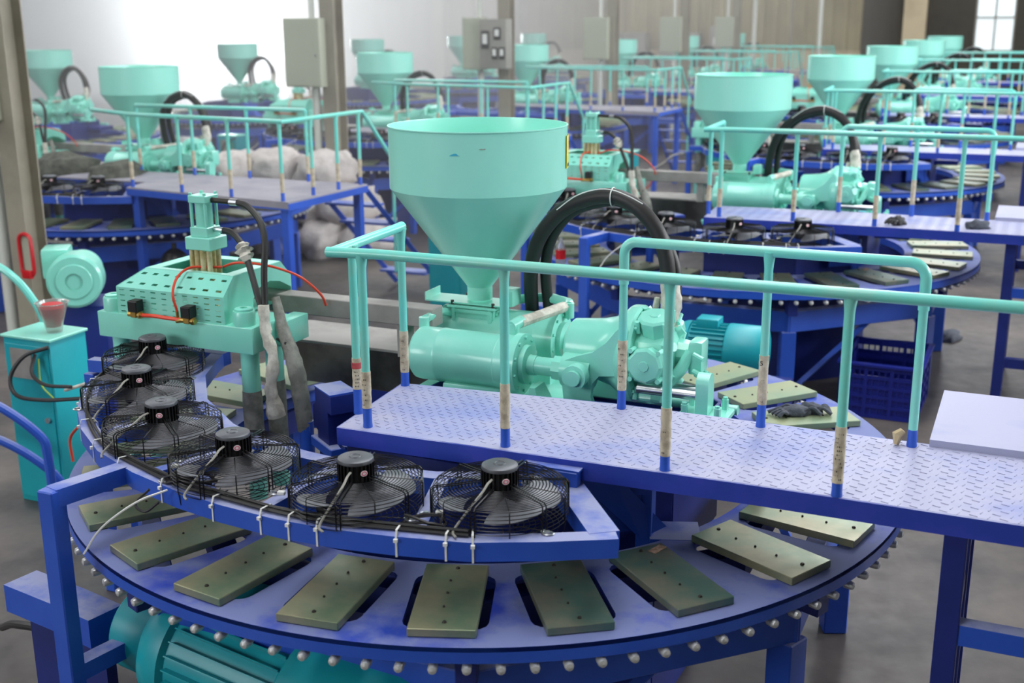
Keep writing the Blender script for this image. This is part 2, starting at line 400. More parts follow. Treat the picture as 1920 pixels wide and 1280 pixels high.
mb = MB()
for i in range(48):
    a = 7.5*i; mb.box(polar(RO-.06, a, ZT-.058), (.05, .05, .022), R(a))
mb.build('roller_brackets', NAVY, tt, kind='stuff')
PL = (.385, .184, .024)
plates = []
pl0 = None; mats_pl = [PLATE, PLATE, PLATED, PLATEL]
pmesh = {}
for i, a in enumerate(ANG):
    aa = a-24 if a-24 < 180 else a-24-360
    m = PLATEL if aa > 5 else (PLATED if abs(aa+79.6) < 2 or abs(aa+65) < 2 else PLATE)
    k = m.name
    if k not in pmesh:
        o = MB().box((0, 0, 0), PL, bev=.002).build('mold_plate', m, tt); 
        bb = MB()
        for j, (q, s) in enumerate(((-.165, 1), (-.085, .6), (-.01, .6), (.07, .6), (.155, 1))):
            bb.lathe([(0.0, .005), (.0045*s, .0045), (.0065*s, .001), (.0065*s, 0)], (q, .004*(1 if s == 1 else -2), PL[2]/2), (q, .004*(1 if s == 1 else -2), 1), 8, caps=False)
        bb.build('plate_bolts', DARKBOLT, o, kind='stuff')
        pmesh[k] = o
    else:
        o = pmesh[k].copy(); COL.objects.link(o)
        for ch in [q for q in bpy.data.objects if q.parent == pmesh[k]]: c = ch.copy(); COL.objects.link(c); c.parent = o
    jr = random.uniform(-.008, .008)
    o.location = polar(1.292+jr, a, ZT+.002+PL[2]/2); o.rotation_euler = (0, 0, R(a+random.uniform(-.8, .8))); plates.append(o)
# plate with a torn paper label in the photograph: a scrap sticks to the plate just right of the middle
MB().box((-.155, .055, PL[2]/2+.0012), (.028, .06, .0012), R(25)).build('paper_scrap', mat('brown_paper_scrap', srgb(150, 118, 92), .8, col2=srgb(190, 160, 140), scale=60), min(plates, key=lambda o: abs(((math.degrees(math.atan2(o.location.y, o.location.x)))+41.3))))

# stand under the table
st = sthing('table_stand', 'stand', 'x', key='stand', group='dark blue stands under the rotary tables')
mb = MB(); P8 = [polar(1.36, 22.5+45*i) for i in range(9)]
for i in range(8):
    p, q = Vector(P8[i]), Vector(P8[i+1]); d = q-p
    mbb = MB().box((d.length/2, 0, 0), (d.length+.05, .07, .13), bev=.004).build('ring_beam', NAVY if 0 else BLUE, st); mbb.location = (p.x, p.y, .56); mbb.rotation_euler = (0, 0, math.atan2(d.y, d.x))
    MB().box((0, 0, .25), (.09, .09, .50), bev=.004).build('leg', BLUE, st, loc=(p.x, p.y, 0)).rotation_euler = (0, 0, R(22.5+45*i))
    if i % 2 == 0:
        MB().tube([(p.x*.98, p.y*.98, .06), (q.x*.98*.6+p.x*.4*.98, q.y*.98*.6+p.y*.4*.98, .5)], .022, 4).build('brace', BLUE, st)
    MB().box((0, 0, 0), (.10, .06, .09), bev=.003).build('roller_bearing', NAVY, st, loc=(p.x*1.05, p.y*1.05, .665)).rotation_euler = (0, 0, R(22.5+45*i))
for r in (1.15,): MB().sweep([polar(r, 22.5+45*i)[:2] for i in range(9)], .08, .10, .72).build('inner_ring_beam', NAVY, st)

MB().sweep([(-1.25, -1.16), (-1.0, -1.20), (-.80, -1.24)], .13, .10, .50).build('outrigger_beam', BLUE, st)
MB().box((-1.0, -1.20, .2), (.4, .04, .40), R(-10)).build('outrigger_panel', NAVY, st); MB().box((-.98, -1.15, .20), (.09, .09, .40)).build('leg', BLUE, st)

# pedestal in the middle, dark blue octagonal box
pd = sthing('centre_pedestal', 'pedestal', 'x', key='pedestal', group='octagonal pedestals inside the rotary tables')
oc = [(.86, .12), (.52, .42), (.08, .42), (-.16, .12), (-.22, -.42), (-.14, -.78), (.46, -.80), (.84, -.40)]
MB().prism([(.3+(x-.3)*.9, -.2+(y+.2)*.9) for x, y in oc], .0, .62).build('pedestal_core', NAVY, pd, smooth=20)
for i in range(8):
    p, q = Vector(oc[i]), Vector(oc[(i+1) % 8]); d = q-p; mid = (p+q)/2; a = math.atan2(d.y, d.x)
    MB().box((0, 0, 0), (d.length, .012, .44), bev=.002).build('side_panel', NAVY, pd, loc=(mid.x, mid.y, .80)).rotation_euler = (0, 0, a)
for i, (x, y, rz) in enumerate(((.80, -.34, 0), (.80, -.26, 0), (.62, -.52, .5))):
    MB().box((0, 0, 0), (.045, .012, .34), bev=.002).build('gusset', BLUE, pd, loc=(x, y, .87)).rotation_euler = (0, 0, rz)
MB().box((.88, -.50, .775), (.16, .14, .012), R(20)).build('shelf_bracket', BLUE, pd)
MB().add([(.60, -.72, 1.02), (.72, -.66, 1.02), (.86, -.52, .80), (.80, -.60, .78)], [(0, 1, 2, 3), (3, 2, 1, 0)]).box((.73, -.62, .9), (.2, .01, .2), R(40)).build('corner_gusset', BLUE, pd)

# fan frame: box-section rails
FZ = 1.03
OUT = [(.91, -1.143), (.74, -1.235), (.558, -1.319), (.354, -1.363), (.18, -1.388), (.0, -1.392), (-.2, -1.372), (-.39, -1.335), (-.60, -1.272), (-.83, -1.17), (-1.03, -1.03), (-1.20, -.87), (-1.36, -.66), (-1.47, -.42), (-1.53, -.18), (-1.54, -.04)]
INN = [(.60, -.71), (.42, -.83), (.248, -.905), (0, -.935), (-.214, -.909), (-.42, -.86), (-.591, -.785), (-.843, -.60), (-1.04, -.36), (-1.13, -.17), (-1.18, -.04)]
ff = sthing('fan_rack', 'rack', 'x', key='fanframe', group='blue fan frames arched over the rotary tables')
def inset(path, d):
    out = []
    for i, p in enumerate(path):
        q0 = Vector(path[max(0, i-1)]); q1 = Vector(path[min(len(path)-1, i+1)]); t = (q1-q0).normalized(); n = Vector((-t.y, t.x)); out.append(tuple(Vector(p)-n*d))
    return out
MB().sweep(inset(OUT, .027), .055, .055, FZ).build('outer_rail', BLUE, ff, smooth=25)
MB().sweep(inset(INN, -.027), .055, .055, FZ).build('inner_rail', BLUE, ff, smooth=25)
def bar(p, q, wd=.05, h=.05, zt=FZ, name='cross_bar', m=BLUE, par=None): return MB().sweep([p, q], wd, h, zt).build(name, m, par or ff)
bar((.862, -1.12), (.60, -.77), .085, .0545, FZ+.001, 'end_bar'); bar((-1.16, -.07), (-1.53, -.07), .055, .054, FZ+.001, 'end_bar')
FANS = [-63.5, -82.9, -104.2, -124.4, -144, -163.0]; FRS = [1.222, 1.212, 1.205, 1.228, 1.27, 1.32]
for a_ in FANS[:5]:
    a = (a_+FANS[FANS.index(a_)+1])/2
    p = polar([.96, .96, .99, 1.06, 1.13][FANS.index(a_)], a); q = polar(1.355, a); bar(p[:2], q[:2], .042, .05, FZ-.002)
# leg with top stub and lower bar
def legset(la, lb, ta, tb, lowa, lowb):
    MB().box((la, lb, FZ/2), (.058, .058, FZ), 0, .004).build('leg', BLUE, ff)
    bar((la, lb), (ta, tb), .056, .055, FZ+.0015, 'top_bar'); bar((la, lb+.02), (lowa, lowb), .056, .055, .45, 'lower_bar')
legset(-.73, -1.47, -.67, -1.24, -.655, -1.06)
for (x, y) in ((-1.62, -.35), (.80, -.55)): MB().box((x, y, FZ/2-.03), (.05, .05, FZ-.06), 0, .003).build('leg', BLUE, ff)
bar((-1.62, -.35), (-1.48, -.33), .05, .05, FZ, 'top_bar'); bar((.80, -.55), (.60, -.66), .05, .05, FZ-.06, 'top_bar')
mb = MB().box((.60, -.846, 1.050), (.17, .034, .05), 0, .002).box((.60, -.835, 1.078), (.18, .05, .006)); mb.build('bracket_plate', BLUE, ff)
mb = MB()
for x in (.545, .655): mb.cyl((x, -.862, 1.045), (x, -.872, 1.045), .008, n=8)
mb.build('bracket_bolts', mat('rusty_bolt', srgb(120, 74, 48), .7, .3), ff, kind='stuff')

# cooling fans
def make_fan():
    f = thing('cooling_fan', 'fan', 'x', (0, 0, 0), 'black guarded cooling fans on the blue arched frames')
    g = MB()
    for i in range(14):
        r = .064+i*.0093; g.ring(r, .094+.004*(1-i/13), .0017, 44, 4)
    for r, z in ((.1865, .088), (.188, .076), (.1885, .063), (.189, .05), (.189, .037), (.189, .024), (.189, .010), (.19, -.004)): g.ring(r, z, .0017, 44, 4)
    g.build('guard_rings', GUARD, f)
    g = MB()
    for i in range(6):
        a = R(60*i+18)
        for s in (-.006, .006):
            def p(r, z): return (r*cos(a)-s*sin(a), r*sin(a)+s*cos(a), z)
            g.tube([p(.048, .112), p(.12, .104), p(.184, .100), p(.1925, .092), p(.193, .0)], .0022, 5)
    for i in range(6):
        a = R(60*i+48); g.tube([(.07*cos(a), .07*sin(a), .1), (.187*cos(a), .187*sin(a), .093), (.191*cos(a), .191*sin(a), .085), (.191*cos(a), .191*sin(a), .0)], .0018, 4)
    g.build('guard_arms', GUARD, f)
    g = MB()
    for i in range(9): g.ring(.05+i*.0165, -.052+.0*i, .0013, 36, 4)
    for i in range(6):
        a = R(60*i+48); g.tube([(.03*cos(a), .03*sin(a), -.05), (.186*cos(a), .186*sin(a), -.05), (.19*cos(a), .19*sin(a), .0)], .002, 4)
    g.build('lower_guard', GUARD, f)
    mo = MB().lathe([(0, .05), (.05, .052), (.052, .075), (.047, .09), (.045, .15), (.044, .156), (0, .156)], n=36, caps=False).build('motor', BLACKP, f)
    fins = MB()
    for i in range(26):
        a = 2*pi*i/26; fins.box((.0475*cos(a), .0475*sin(a), .122), (.011, .0028, .062), a)
    fins.build('cooling_fins', BLACKP, mo, kind='stuff')
    MB().lathe([(.0, .171), (.012, .171), (.013, .1735), (.017, .1735), (.018, .1705), (.044, .170), (.050, .166), (.052, .158), (.051, .154), (0, .154)], n=36, caps=False).build('motor_cap', CAPG, f)
    s = MB().lathe([(.0, 0.001), (.0105, .001), (.0105, 0)], n=20, caps=False).build('round_sticker', STICK, mo)
    a = R(-62); s.location = (.0535*cos(a), .0535*sin(a), .128); s.rotation_euler = (pi/2, 0, a+pi/2)
    MB().lathe([(.005, .0015), (.008, .0015), (.008, .001)], n=16, caps=False).build('pink_mark', PINK, mo, loc=s.location).rotation_euler = s.rotation_euler
    MB().tube(bez([(-.012, -.052, .135), (-.02, -.075, .13), (-.03, -.10, .112), (-.06, -.15, .07), (-.09, -.19, .02), (-.08, -.21, .008)]), .0038, 6).build('cable', GREY, f)
    # four wide blades
    for k in range(4):
        t0 = R(90*k+5); vs = []; fs = []; nr_, na = 6, 8
        for i in range(nr_+1):
            r = .045+(.172-.045)*i/nr_; w_ = R(28+34*(i/nr_)**.8); sh = R(26)*(i/nr_)
            for j in range(na+1):
                u = j/na-.5; a = t0+sh+u*w_*1.15; z = .048+u*.05*(1-.3*i/nr_)
                rr = r if i < nr_ else r-.018*(2*u)**4
                vs.append((rr*cos(a), rr*sin(a), z))
        n = len(vs); vs += [(x, y, z-.0022) for x, y, z in vs]
        for i in range(nr_):
            for j in range(na):
                a = i*(na+1)+j; b = a+1; c = a+na+2; d = a+na+1; fs += [(a, b, c, d), (d+n, c+n, b+n, a+n)]
        edge = [j for j in range(na+1)]+[i*(na+1)+na for i in range(1, nr_+1)]+[nr_*(na+1)+j for j in range(na-1, -1, -1)]+[i*(na+1) for i in range(nr_-1, 0, -1)]
        for i in range(len(edge)): a, b = edge[i], edge[(i+1) % len(edge)]; fs.append((a, b, b+n, a+n))
        MB().add(vs, fs).build('fan_blade', BLADE, f)
    MB().lathe([(0, .02), (.046, .022), (.05, .052), (0, .054)], n=28, caps=False).build('hub', BLACKP, f)
    for k in range(3):
        a = R(120*k-42); g = MB(); c = Vector((.207*cos(a), .207*sin(a), .004))
        g.tube([(c.x+.012*cos(q*pi/6)*1.3, c.y+.010*sin(q*pi/6), .004) for q in range(12)], .0032, 5, closed=True)
        g.box((.195*cos(a), .195*sin(a), .004), (.02, .016, .004), a); g.cyl((c.x, c.y, -.002), (c.x, c.y, .012), .007, n=8)
        g.build('mount_lug', STEEL, f)
    return f
fan0 = make_fan(); index_children()
FANLOC = ['at the right-hand end of the arc', 'second from the right end of the arc', 'third from the right end of the arc', 'fourth from the right end of the arc', 'fifth from the right end of the arc', 'at the far left end of the arc']
for i, a in enumerate(FANS):
    o = fan0 if i == 0 else dup(fan0)
    o.location = W(*polar(FRS[i], a, FZ)); o.scale = (1, 1, .82); o.rotation_euler = (0, 0, -PHI+R(16+[-2, 12, 4, -12, 6, 16][i]))
    o['_t'] = 4; PROTO.append((o, 'fan%d' % i))

# cable bundle along the outer rail with its zip ties
cb = sthing('fan_cable_bundle', 'cable', 'x', key='cable', group='black cable bundles strapped to the fan frames')
mid = [Vector((p[0], p[1], FZ+.006)) for p in inset(OUT, .034)][2:]
for k, (r, dz, dd) in enumerate(((.006, 0, -.006), (.005, .003, .007), (.0045, .010, 0))):
    pts = [p+Vector((random.uniform(-.005, .005), dd+random.uniform(-.006, .006), dz+random.uniform(0, .004))) for p in mid]
    MB().tube(bez(pts, 5), r, 6).build('cable', BLACK, cb)
for (c, s, q) in (((.40, -1.27), .05, 0), ((.13, -1.33), .026, 1), ((-.36, -1.27), .055, 2), ((-.42, -1.29), .035, 3)):
    for k in range(2):
        ph = random.random()
        MB().tube([(c[0]+s*1.25*cos(t*pi/8+ph)*(1-.1*k), c[1]+s*.62*sin(t*pi/8+ph), FZ+.012+.012*sin(t*pi/5+k)+.01*k) for t in range(16)], .0042, 5, closed=True).build('cable_loop', BLACK, cb)
for (x, y, z) in ((.43, -1.235, 1.06), (-.06, -1.27, 1.05), (-.46, -1.24, 1.06)):
    MB().box((x, y, z), (.022, .014, .012), .3, .002).build('white_connector', WHITEP, cb)
for t in range(len(mid)-1):
    if t in (0, 1, 2, 4, 5, 7, 8, 10): pass
def rail_at(a):           # point and tangent on the outer edge at polar angle a
    best = None
    for i in range(len(OUT)-1):
        p, q = Vector(OUT[i]), Vector(OUT[i+1])
        for k in range(20):
            r = p.lerp(q, k/20); an = math.degrees(math.atan2(r.y, r.x))
            if best is None or abs(an-a) < best[0]: best = (abs(an-a), r, (q-p).normalized())
    return best[1], best[2]
for a in (-66.5, -69.5, -75, -84.5, -88.2, -92, -99.5, -109, -119.5, -128, -137, -147, -156):
    p, t = rail_at(a); nrm = Vector((-t.y, t.x)); n_in = -nrm
    tie = MB(); w_ = .0028
    prof = [(-.003, -.058), (-.003, .0), (.004, .018), (.045, .018), (.058, .0), (.058, -.057), (-.003, -.058)]
    vs = []; fs = []
    for (d, z) in prof:
        for s in (-w_, w_):
            q = p+n_in*d+t*s; vs.append((q.x, q.y, FZ+z))
            q2 = p+n_in*(d+(.0016 if d < .02 else -.0016))+t*s; vs.append((q2.x, q2.y, FZ+z-.0012*(z > 0)))
    for i in range(len(prof)-1):
        b = i*4; c = b+4; fs += [(b, b+2, c+2, c), (b+1, c+1, c+3, b+3), (b, c, c+1, b+1), (b+2, b+3, c+3, c+2)]
    tie.add(vs, fs); q = p+n_in*-.006; tie.box((q.x, q.y, FZ-.006-.004*random.random()), (.011, .009, .009), math.atan2(t.y, t.x))
    tie.build('zip_tie', WHITEP, cb)
MB().tube(bez([(-.40, -1.352, 1.035), (-.48, -1.40, 1.0), (-.58, -1.44, .92), (-.63, -1.47, .84)]), .0032, 5).build('loose_tie_tail', WHITEP, cb)
MB().tube(bez([(-.46, -1.36, 1.03), (-.50, -1.38, .985), (-.46, -1.385, .97), (-.42, -1.37, 1.0)], 6), .004, 5).build('cable_loop', BLACK, cb)

# ------------------------------------------------------------------ walkway
DZ = 1.10
def deck_mb(poly, z): return MB().prism(poly, z-.05, z)
dk = sthing('walkway_platform', 'platform', 'x', key='deck', group='steel walkways beside the rotary tables')
XE = 3.6
DP = [(-.134, -.842), (-.172, -.352), (.60, -.278), (XE, -.278), (XE, -.800), (1.2, -.802)]
deck_mb(DP, DZ).build('deck_plate', DECK, dk, smooth=20)
sk = MB(); pts = DP+[DP[0]]
for i in range(len(pts)-1):
    p, q = Vector(pts[i]), Vector(pts[i+1]); d = q-p; nn = Vector((d.y, -d.x)).normalized()*(-1 if False else 1)
    a = math.atan2(d.y, d.x); m_ = (p+q)/2
    ctr = Vector((1.5, -.5)); sgn = 1 if (m_-ctr).dot(nn) > 0 else -1; m2 = m_+nn*sgn*.003
    sk.box((m2.x, m2.y, DZ-.030), (d.length+.006, .006, .058), a)
sk.build('edge_skirt', DECKS, dk)
lug = MB(); n_ = 0
def indeck(x, y): return x > -.14 and -.792 < y < -.288 and not (x < .62 and y > -.352+(x+.17)*.096-.012)
x = -.13
iy = 0
y = -.79
while y < -.28:
    x = -.13+(.018 if iy % 2 else 0); ix = 0
    while x < 2.3:
        if indeck(x, y):
            ang = R(-20) if (ix+iy) % 2 else R(75)
            if ang > 0 and (x > 1.9): pass
            else: lug.box((x, y, DZ+.0006), (.021, .0038, .0026) if ang < 0 else (.017, .003, .0018), ang)
        x += .037; ix += 1
    y += .0262; iy += 1
x = 1.02
while x < 2.6:
    yy = -.846+(.040 if x > 1.2 else .040*(x+.134)/1.334); lug.add([(x, yy, DZ-.016), (x+.003, yy, DZ-.016), (x+.024, yy, DZ-.046), (x+.021, yy, DZ-.046), (x, yy+.004, DZ-.016), (x+.003, yy+.004, DZ-.016), (x+.024, yy+.004, DZ-.046), (x+.021, yy+.004, DZ-.046)], [(0, 1, 2, 3), (0, 4, 5, 1), (1, 5, 6, 2), (2, 6, 7, 3), (3, 7, 4, 0), (7, 6, 5, 4)]); x += .036
lug.build('tread_lugs', DECK, dk, kind='stuff')
DP2 = [(1.604, -.296), (1.604, .236), (XE, .236), (XE, -.296)]
d2 = deck_mb(DP2, DZ+.022).build('side_deck_plate', DECK, dk, smooth=20)
for x in (.0, 1.72, 3.0):
    for y in (-.74, -.33) if x > 1 else (-.74, -.46):
        MB().box((x, y, (DZ-.05)/2), (.06, .06, DZ-.05) , 0, .003).build('leg', NAVY if x > 1 else BLUE, dk)
for z in (.74, .30):
    MB().box((2.36, -.74, z), (1.28, .05, .06)).build('cross_bar', NAVY if z < .5 else BLUE, dk)
MB().box((2.36, .18, .74), (1.28, .05, .06)).build('cross_bar', NAVY, dk)
for x in (1.72, 3.0): MB().box((x, .18, (DZ-.03)/2), (.06, .06, DZ-.03)).build('leg', NAVY, dk)
mb = MB()
for z in (.74,): mb.sweep([(1.72, -.74), (1.72, .18)], .05, .05, z)
mb.build('cross_bar', NAVY, dk)
MB().tube([(-.12+.018*cos(t), -.836, 1.045+.018*sin(t)) for t in [pi*.5+q*pi/8 for q in range(10)]], .005, 6).build('hook', BLUE, dk)

RZ = 1.662; RR = .0165
def post(par, x, y, wrap=(.055, .21), bend=False, red=False, ink=0):
    p = MB().lathe([(.0138, 0), (.0138, RZ-DZ-.12), (.0138, RZ-DZ-.11)] if bend else [(.0138, 0), (.0138, RZ-DZ-.055), (.0150, RZ-DZ-.04), (.0185, RZ-DZ-.012), (.021, RZ-DZ)], (x, y, DZ), (x, y, 2), 14).build('post', TEALR, par)
    MB().lathe([(.0155, 0), (.0155, .008), (.0146, .012), (.0144, wrap[0] if wrap else .05), (.0138, (wrap[0] if wrap else .05)+.004)], (x, y, DZ), (x, y, 2), 14).build('blue_foot', BLUE, p)
    if wrap:
        n = 12; pr = [(.0152+random.uniform(-.0006, .0009), wrap[0]+(wrap[1]-wrap[0])*i/n) for i in range(n+1)]
        pw = MB().lathe([(.013, pr[0][1])]+pr+[(.013, pr[-1][1])], (x, y, DZ), (x, y, 2), 14, caps=False).build('paper_wrap', PAPER, p)
        if ink or red:
            g = MB(); 
            for i in range(ink):
                z = DZ+wrap[0]+.012+i*(wrap[1]-wrap[0]-.02)/max(1, ink); a0 = random.uniform(-2.2, -1.2)
                for q in range(random.choice((2, 3))):
                    t = a0+q*.32; c = Vector((x+.0161*cos(t), y+.0161*sin(t), z)); g.box(c, (.0006, .0022, random.choice((.003, .0045, .001))), t)
            if ink: g.build('print_marks', INK, p, kind='stuff')
            if red: MB().lathe([(.0158, 0), (.0166, .001), (.0166, .02), (.0158, .021)], (x, y, DZ+wrap[1]-.035), (x, y, 2), 14, caps=False).build('red_band', mat('faded_red_print', srgb(186, 74, 78), .7) if 'faded_red_print' not in MATS else MATS['faded_red_print'], p)
    return p
gf = sthing('front_guard_rail', 'railing', 'x', key='railfront', group='teal front railings of the walkways')
corner = Vector((-.170, -.815)); 
MB().tube([(-.152, -.36, RZ+.006), (-.152, -.40, RZ+.004), (-.150, -.60, RZ+.001), (-.150, -.80, RZ-.004), (-.148, -.815, RZ-.004)], RR, 12).build('side_rail', TEALR, gf)
MB().tube([(-.165, -.812, RZ-.004), (.0, -.806, RZ), (XE, -.792, RZ)], RR, 12).build('top_rail', TEALR, gf)
post(gf, -.146, -.70, (.085, .19), red=True, ink=7); post(gf, -.048, -.805, (.065, .185), ink=6); post(gf, -.153, -.37, (.05, .20), ink=5)
for i, x in enumerate((.427, .928, 1.41, 1.90, 2.40)): post(gf, x, -.794, [(.06, .20), (.045, .19), (.04, .20), (.05, .2), (.05, .2)][i], ink=[0, 2, 12, 5, 4][i])
gr = sthing('rear_guard_rail', 'railing', 'x', key='railrear', group='teal rear railings of the walkways')
def arc(c, r, a0, a1, n=8): return [(c[0]+r*cos(R(a0+(a1-a0)*i/n)), c[1], c[2]+r*sin(R(a0+(a1-a0)*i/n))) for i in range(n+1)]
yb = -.315
MB().tube([(.634, yb, RZ-.14)]+arc((.634+.04, yb, RZ-.04), .04, 180, 90)+arc((1.555-.05, yb, RZ-.05), .05, 90, 0)+[(1.555, yb, RZ-.14)], RR, 12).build('top_rail', TEALR, gr)
for i, x in enumerate((.634, 1.098, 1.555)):
    post(gr, x, yb if i != 1 else yb, ((.065, .235), (.075, .235), None)[i], bend=i != 1, ink=[8, 2, 0][i])
tx = bpy.data.curves.new('digit', 'FONT'); tx.body = '5'; tx.size = .022; tx.extrude = .0004; tx.align_x = 'CENTER'
to = bpy.data.objects.new('printed_digit', tx); COL.objects.link(to)
dg = bpy.context.evaluated_depsgraph_get(); me = bpy.data.meshes.new_from_object(to.evaluated_get(dg)); bpy.data.objects.remove(to)
me.materials.append(INK); o = bpy.data.objects.new('printed_digit', me); COL.objects.link(o); o.parent = gr
o.location = (1.098-.004, yb-.0172, DZ+.205); o.rotation_euler = (pi/2, 0, -.1)
for nm, dx, dy in (('cloth_scrap', -.035, -.004),):
    MB().tube([(1.555-.045, yb-.01, DZ+.003), (1.555-.04, yb, DZ+.03), (1.555-.028, yb+.004, DZ+.045)], [.008, .016, .009], 8, jitter=.3).build(nm, CARD, gr)

# ------------------------------------------------------------------ hopper
HX, HY = -.19, .33
hp = sthing('feed_hopper', 'hopper', 'x', HX, HY, 1.262, key='hopper', group='teal feed hoppers')
T = .0035
MB().lathe([(.349, .455), (.349, .688), (.352, .690), (.352, .694), (.346, .694), (.345, .688), (.345, .455), (.349, .455)], n=96, caps=False).build('hopper_drum', TEALH, hp, smooth=30)
MB().lathe([(.049, .05), (.349, .455), (.345, .456), (.045, .05), (.049, .05)], n=96, caps=False).build('hopper_cone', TEALH, hp, smooth=30)
MB().lathe([(.049, .0), (.049, .05), (.051, .052), (.051, .0)], n=40, caps=False).build('outlet_neck', TEALH, hp)
MB().add([(.349*cos(R(-63+24+k*2.6)), .349*sin(R(-63+24+k*2.6)), .455+.0) for k in range(2)], []).build('weld_seam', TEALH, hp) if 0 else None
def patch(r, a0, a1, z0, z1, off=.0015, n=6, fn=None):
    mb = MB(); vs = []; fs = []
    for i in range(n+1):
        a = R(a0+(a1-a0)*i/n); t = i/n
        lo, hi = (z0, z1) if fn is None else fn(t)
        for rr in (r+off, r+.0003):
            for z in (lo, hi): vs.append((rr*cos(a), rr*sin(a), z))
    for i in range(n): b = i*4; fs += [(b, b+4, b+5, b+1), (b+1, b+5, b+7, b+3), (b, b+2, b+6, b+4)]
    fs += [(0, 1, 3, 2), (n*4, n*4+2, n*4+3, n*4+1)]
    return mb.add(vs, fs)
def hang(deg): return deg+24     # world azimuth to station azimuth
patch(.352, hang(-14), hang(4), .53, .655).build('warning_label', YELLOW, hp)
patch(.3535, hang(-11.5), hang(1), .545, .64, .001).build('label_symbol', INK, hp) if 0 else None
MB().add(*[[(.3545*cos(R(hang(-12))), .3545*sin(R(hang(-12))), .536), (.3545*cos(R(hang(-12))), .3545*sin(R(hang(-12))), .548), (.3545*cos(R(hang(-4))), .3545*sin(R(hang(-4))), .548), (.3545*cos(R(hang(-4))), .3545*sin(R(hang(-4))), .536)], [(0, 1, 2, 3)]]).build('label_border', INK, hp)
patch(.349, hang(-106), hang(-99.5), .62, .63, .0012, 8, lambda t: (.608+.002*t, .6085+.014*math.sin(min(1, t*1.15)*pi)**.6*(t*.8+.25))).build('paint_smear', SMEAR, hp)
patch(.349, hang(-88), hang(-84), .632, .634, .001, 6, lambda t: (.632, .633+.003*random.random())).build('dust_marks', GREY, hp)
hopper_unique = [c for c in bpy.data.objects if c.parent == hp and c.name.split('.')[0] in ('paint_smear', 'dust_marks')]

# ------------------------------------------------------------------ injection unit
iu = sthing('injection_unit', 'machine', 'x', key='unit', group='teal injection units behind the walkways')
def rod(p, q, r, name, m=TEAL, n=28, par=iu, r1=None): return MB().cyl(p, q, r, r1, n).build(name, m, par)
def boltring(c, axis, R_, n, br, bl, name='flange_bolts', m=TEAL, par=iu):
    mb = MB(); ax = Vector(axis); u = ax.cross(Vector((0, 0, 1))).normalized(); v = ax.cross(u)
    for i in range(n):
        a = 2*pi*i/n+.2; p = Vector(c)+u*R_*cos(a)+v*R_*sin(a); mb.cyl(p, p+ax*bl, br, n=6)
    return mb.build(name, m, par, kind='stuff')
ZA = 1.125
def barrel(b, a0, a1, r, z):
    o = MB().lathe([(0, 0), (r*.86, 0), (r*.97, .012), (r, .035), (r, .10), (r*1.015, .104), (r*1.015, .112), (r, .116), (r, a1-a0-.09), (r*1.03, a1-a0-.085), (r*1.03, a1-a0-.03), (r*1.13, a1-a0-.028), (r*1.13, a1-a0), (r*.72, a1-a0+.001), (r*.70, a1-a0+.02), (r*.38, a1-a0+.022), (r*.36, a1-a0+.05), (0, a1-a0+.05)], (a0, b, z), (a1, b, z), 48, caps=False).build('barrel', TEAL, iu, smooth=30)
    boltring((a1, b, z), (1, 0, 0), r*.98, 10, .0065, .007); return o
barrel(-.04, -.275, .165, .101, ZA)
barrel(.33, -.36, .165, .101, ZA)
rod((.18, -.04, ZA), (.30, -.04, ZA), .034, 'piston_rod'); rod((.285, -.04, ZA), (.345, -.04, ZA), .046, 'rod_nut', n=8)
rod((.18, .33, ZA), (.33, .33, ZA), .034, 'piston_rod'); rod((.30, .33, ZA), (.36, .33, ZA), .052, 'rod_collar', n=20)
MB().box((-.02, -.04, .99), (.24, .15, .10), 0, .012).build('cylinder_foot', TEAL, iu)
MB().box((0, .14, .945), (.66, .62, .03), 0, .006).build('base_plate', TEAL, iu)
MB().box((.0, .33, .99), (.3, .16, .09), 0, .012).build('cylinder_foot', TEAL, iu)
mb = MB().add([(.20, -.12, .955), (.20, .02, .955), (.27, .02, .955), (.27, -.12, .955), (.215, -.11, 1.06), (.215, -.02, 1.06), (.235, -.02, 1.06), (.235, -.11, 1.06)], [(3,2,1,0),(4,5,6,7),(0,1,5,4),(1,2,6,5),(2,3,7,6),(3,0,4,7)]); mb.build('gusset_bracket', TEAL, iu)
rod((.22, -.13, .955), (.55, -.13, .955), .019, 'guide_rod'); rod((.22, .24, .955), (.9, .24, .955), .019, 'guide_rod')
# bracket that carries the drive head
prof = [(.26, .955), (.56, .955), (.56, .975), (.50, .985), (.46, 1.01), (.445, 1.05), (.45, 1.10), (.475, 1.13), (.55, 1.14), (.575, 1.16), (.575, 1.30), (.56, 1.325), (.535, 1.30), (.50, 1.255), (.45, 1.215), (.39, 1.195), (.345, 1.175), (.33, 1.14), (.335, 1.09), (.342, 1.03), (.325, .99), (.29, .975), (.26, .97)]
M90 = Matrix(((1, 0, 0, 0), (0, 0, -1, 0), (0, 1, 0, 0), (0, 0, 0, 1)))
MB().prism(prof, -.012, .012, Matrix.Translation((0, -.085, 0)) @ M90).build('support_bracket', TEAL, iu, smooth=40)
MB().prism(prof, -.015, .015, Matrix.Translation((0, .21, 0)) @ M90).build('support_bracket', TEAL, iu, smooth=40)
rod((.33, -.055, 1.13), (.44, -.055, 1.13), .062, 'bearing_boss'); rod((.405, -.12, 1.135), (.405, -.165, 1.135), .044, 'clamp_nut', n=24); rod((.405, -.16, 1.135), (.405, -.18, 1.135), .028, 'nut_end', n=16)
MB().lathe([(0, 0), (.095, 0), (.105, .01), (.115, .12), (.128, .17), (.160, .215), (.172, .225), (.176, .235), (.176, .262), (.168, .272), (0, .272)], (.315, .06, 1.185), (1, .06, 1.185), 44, caps=False).build('gearbox_housing', TEAL, iu)
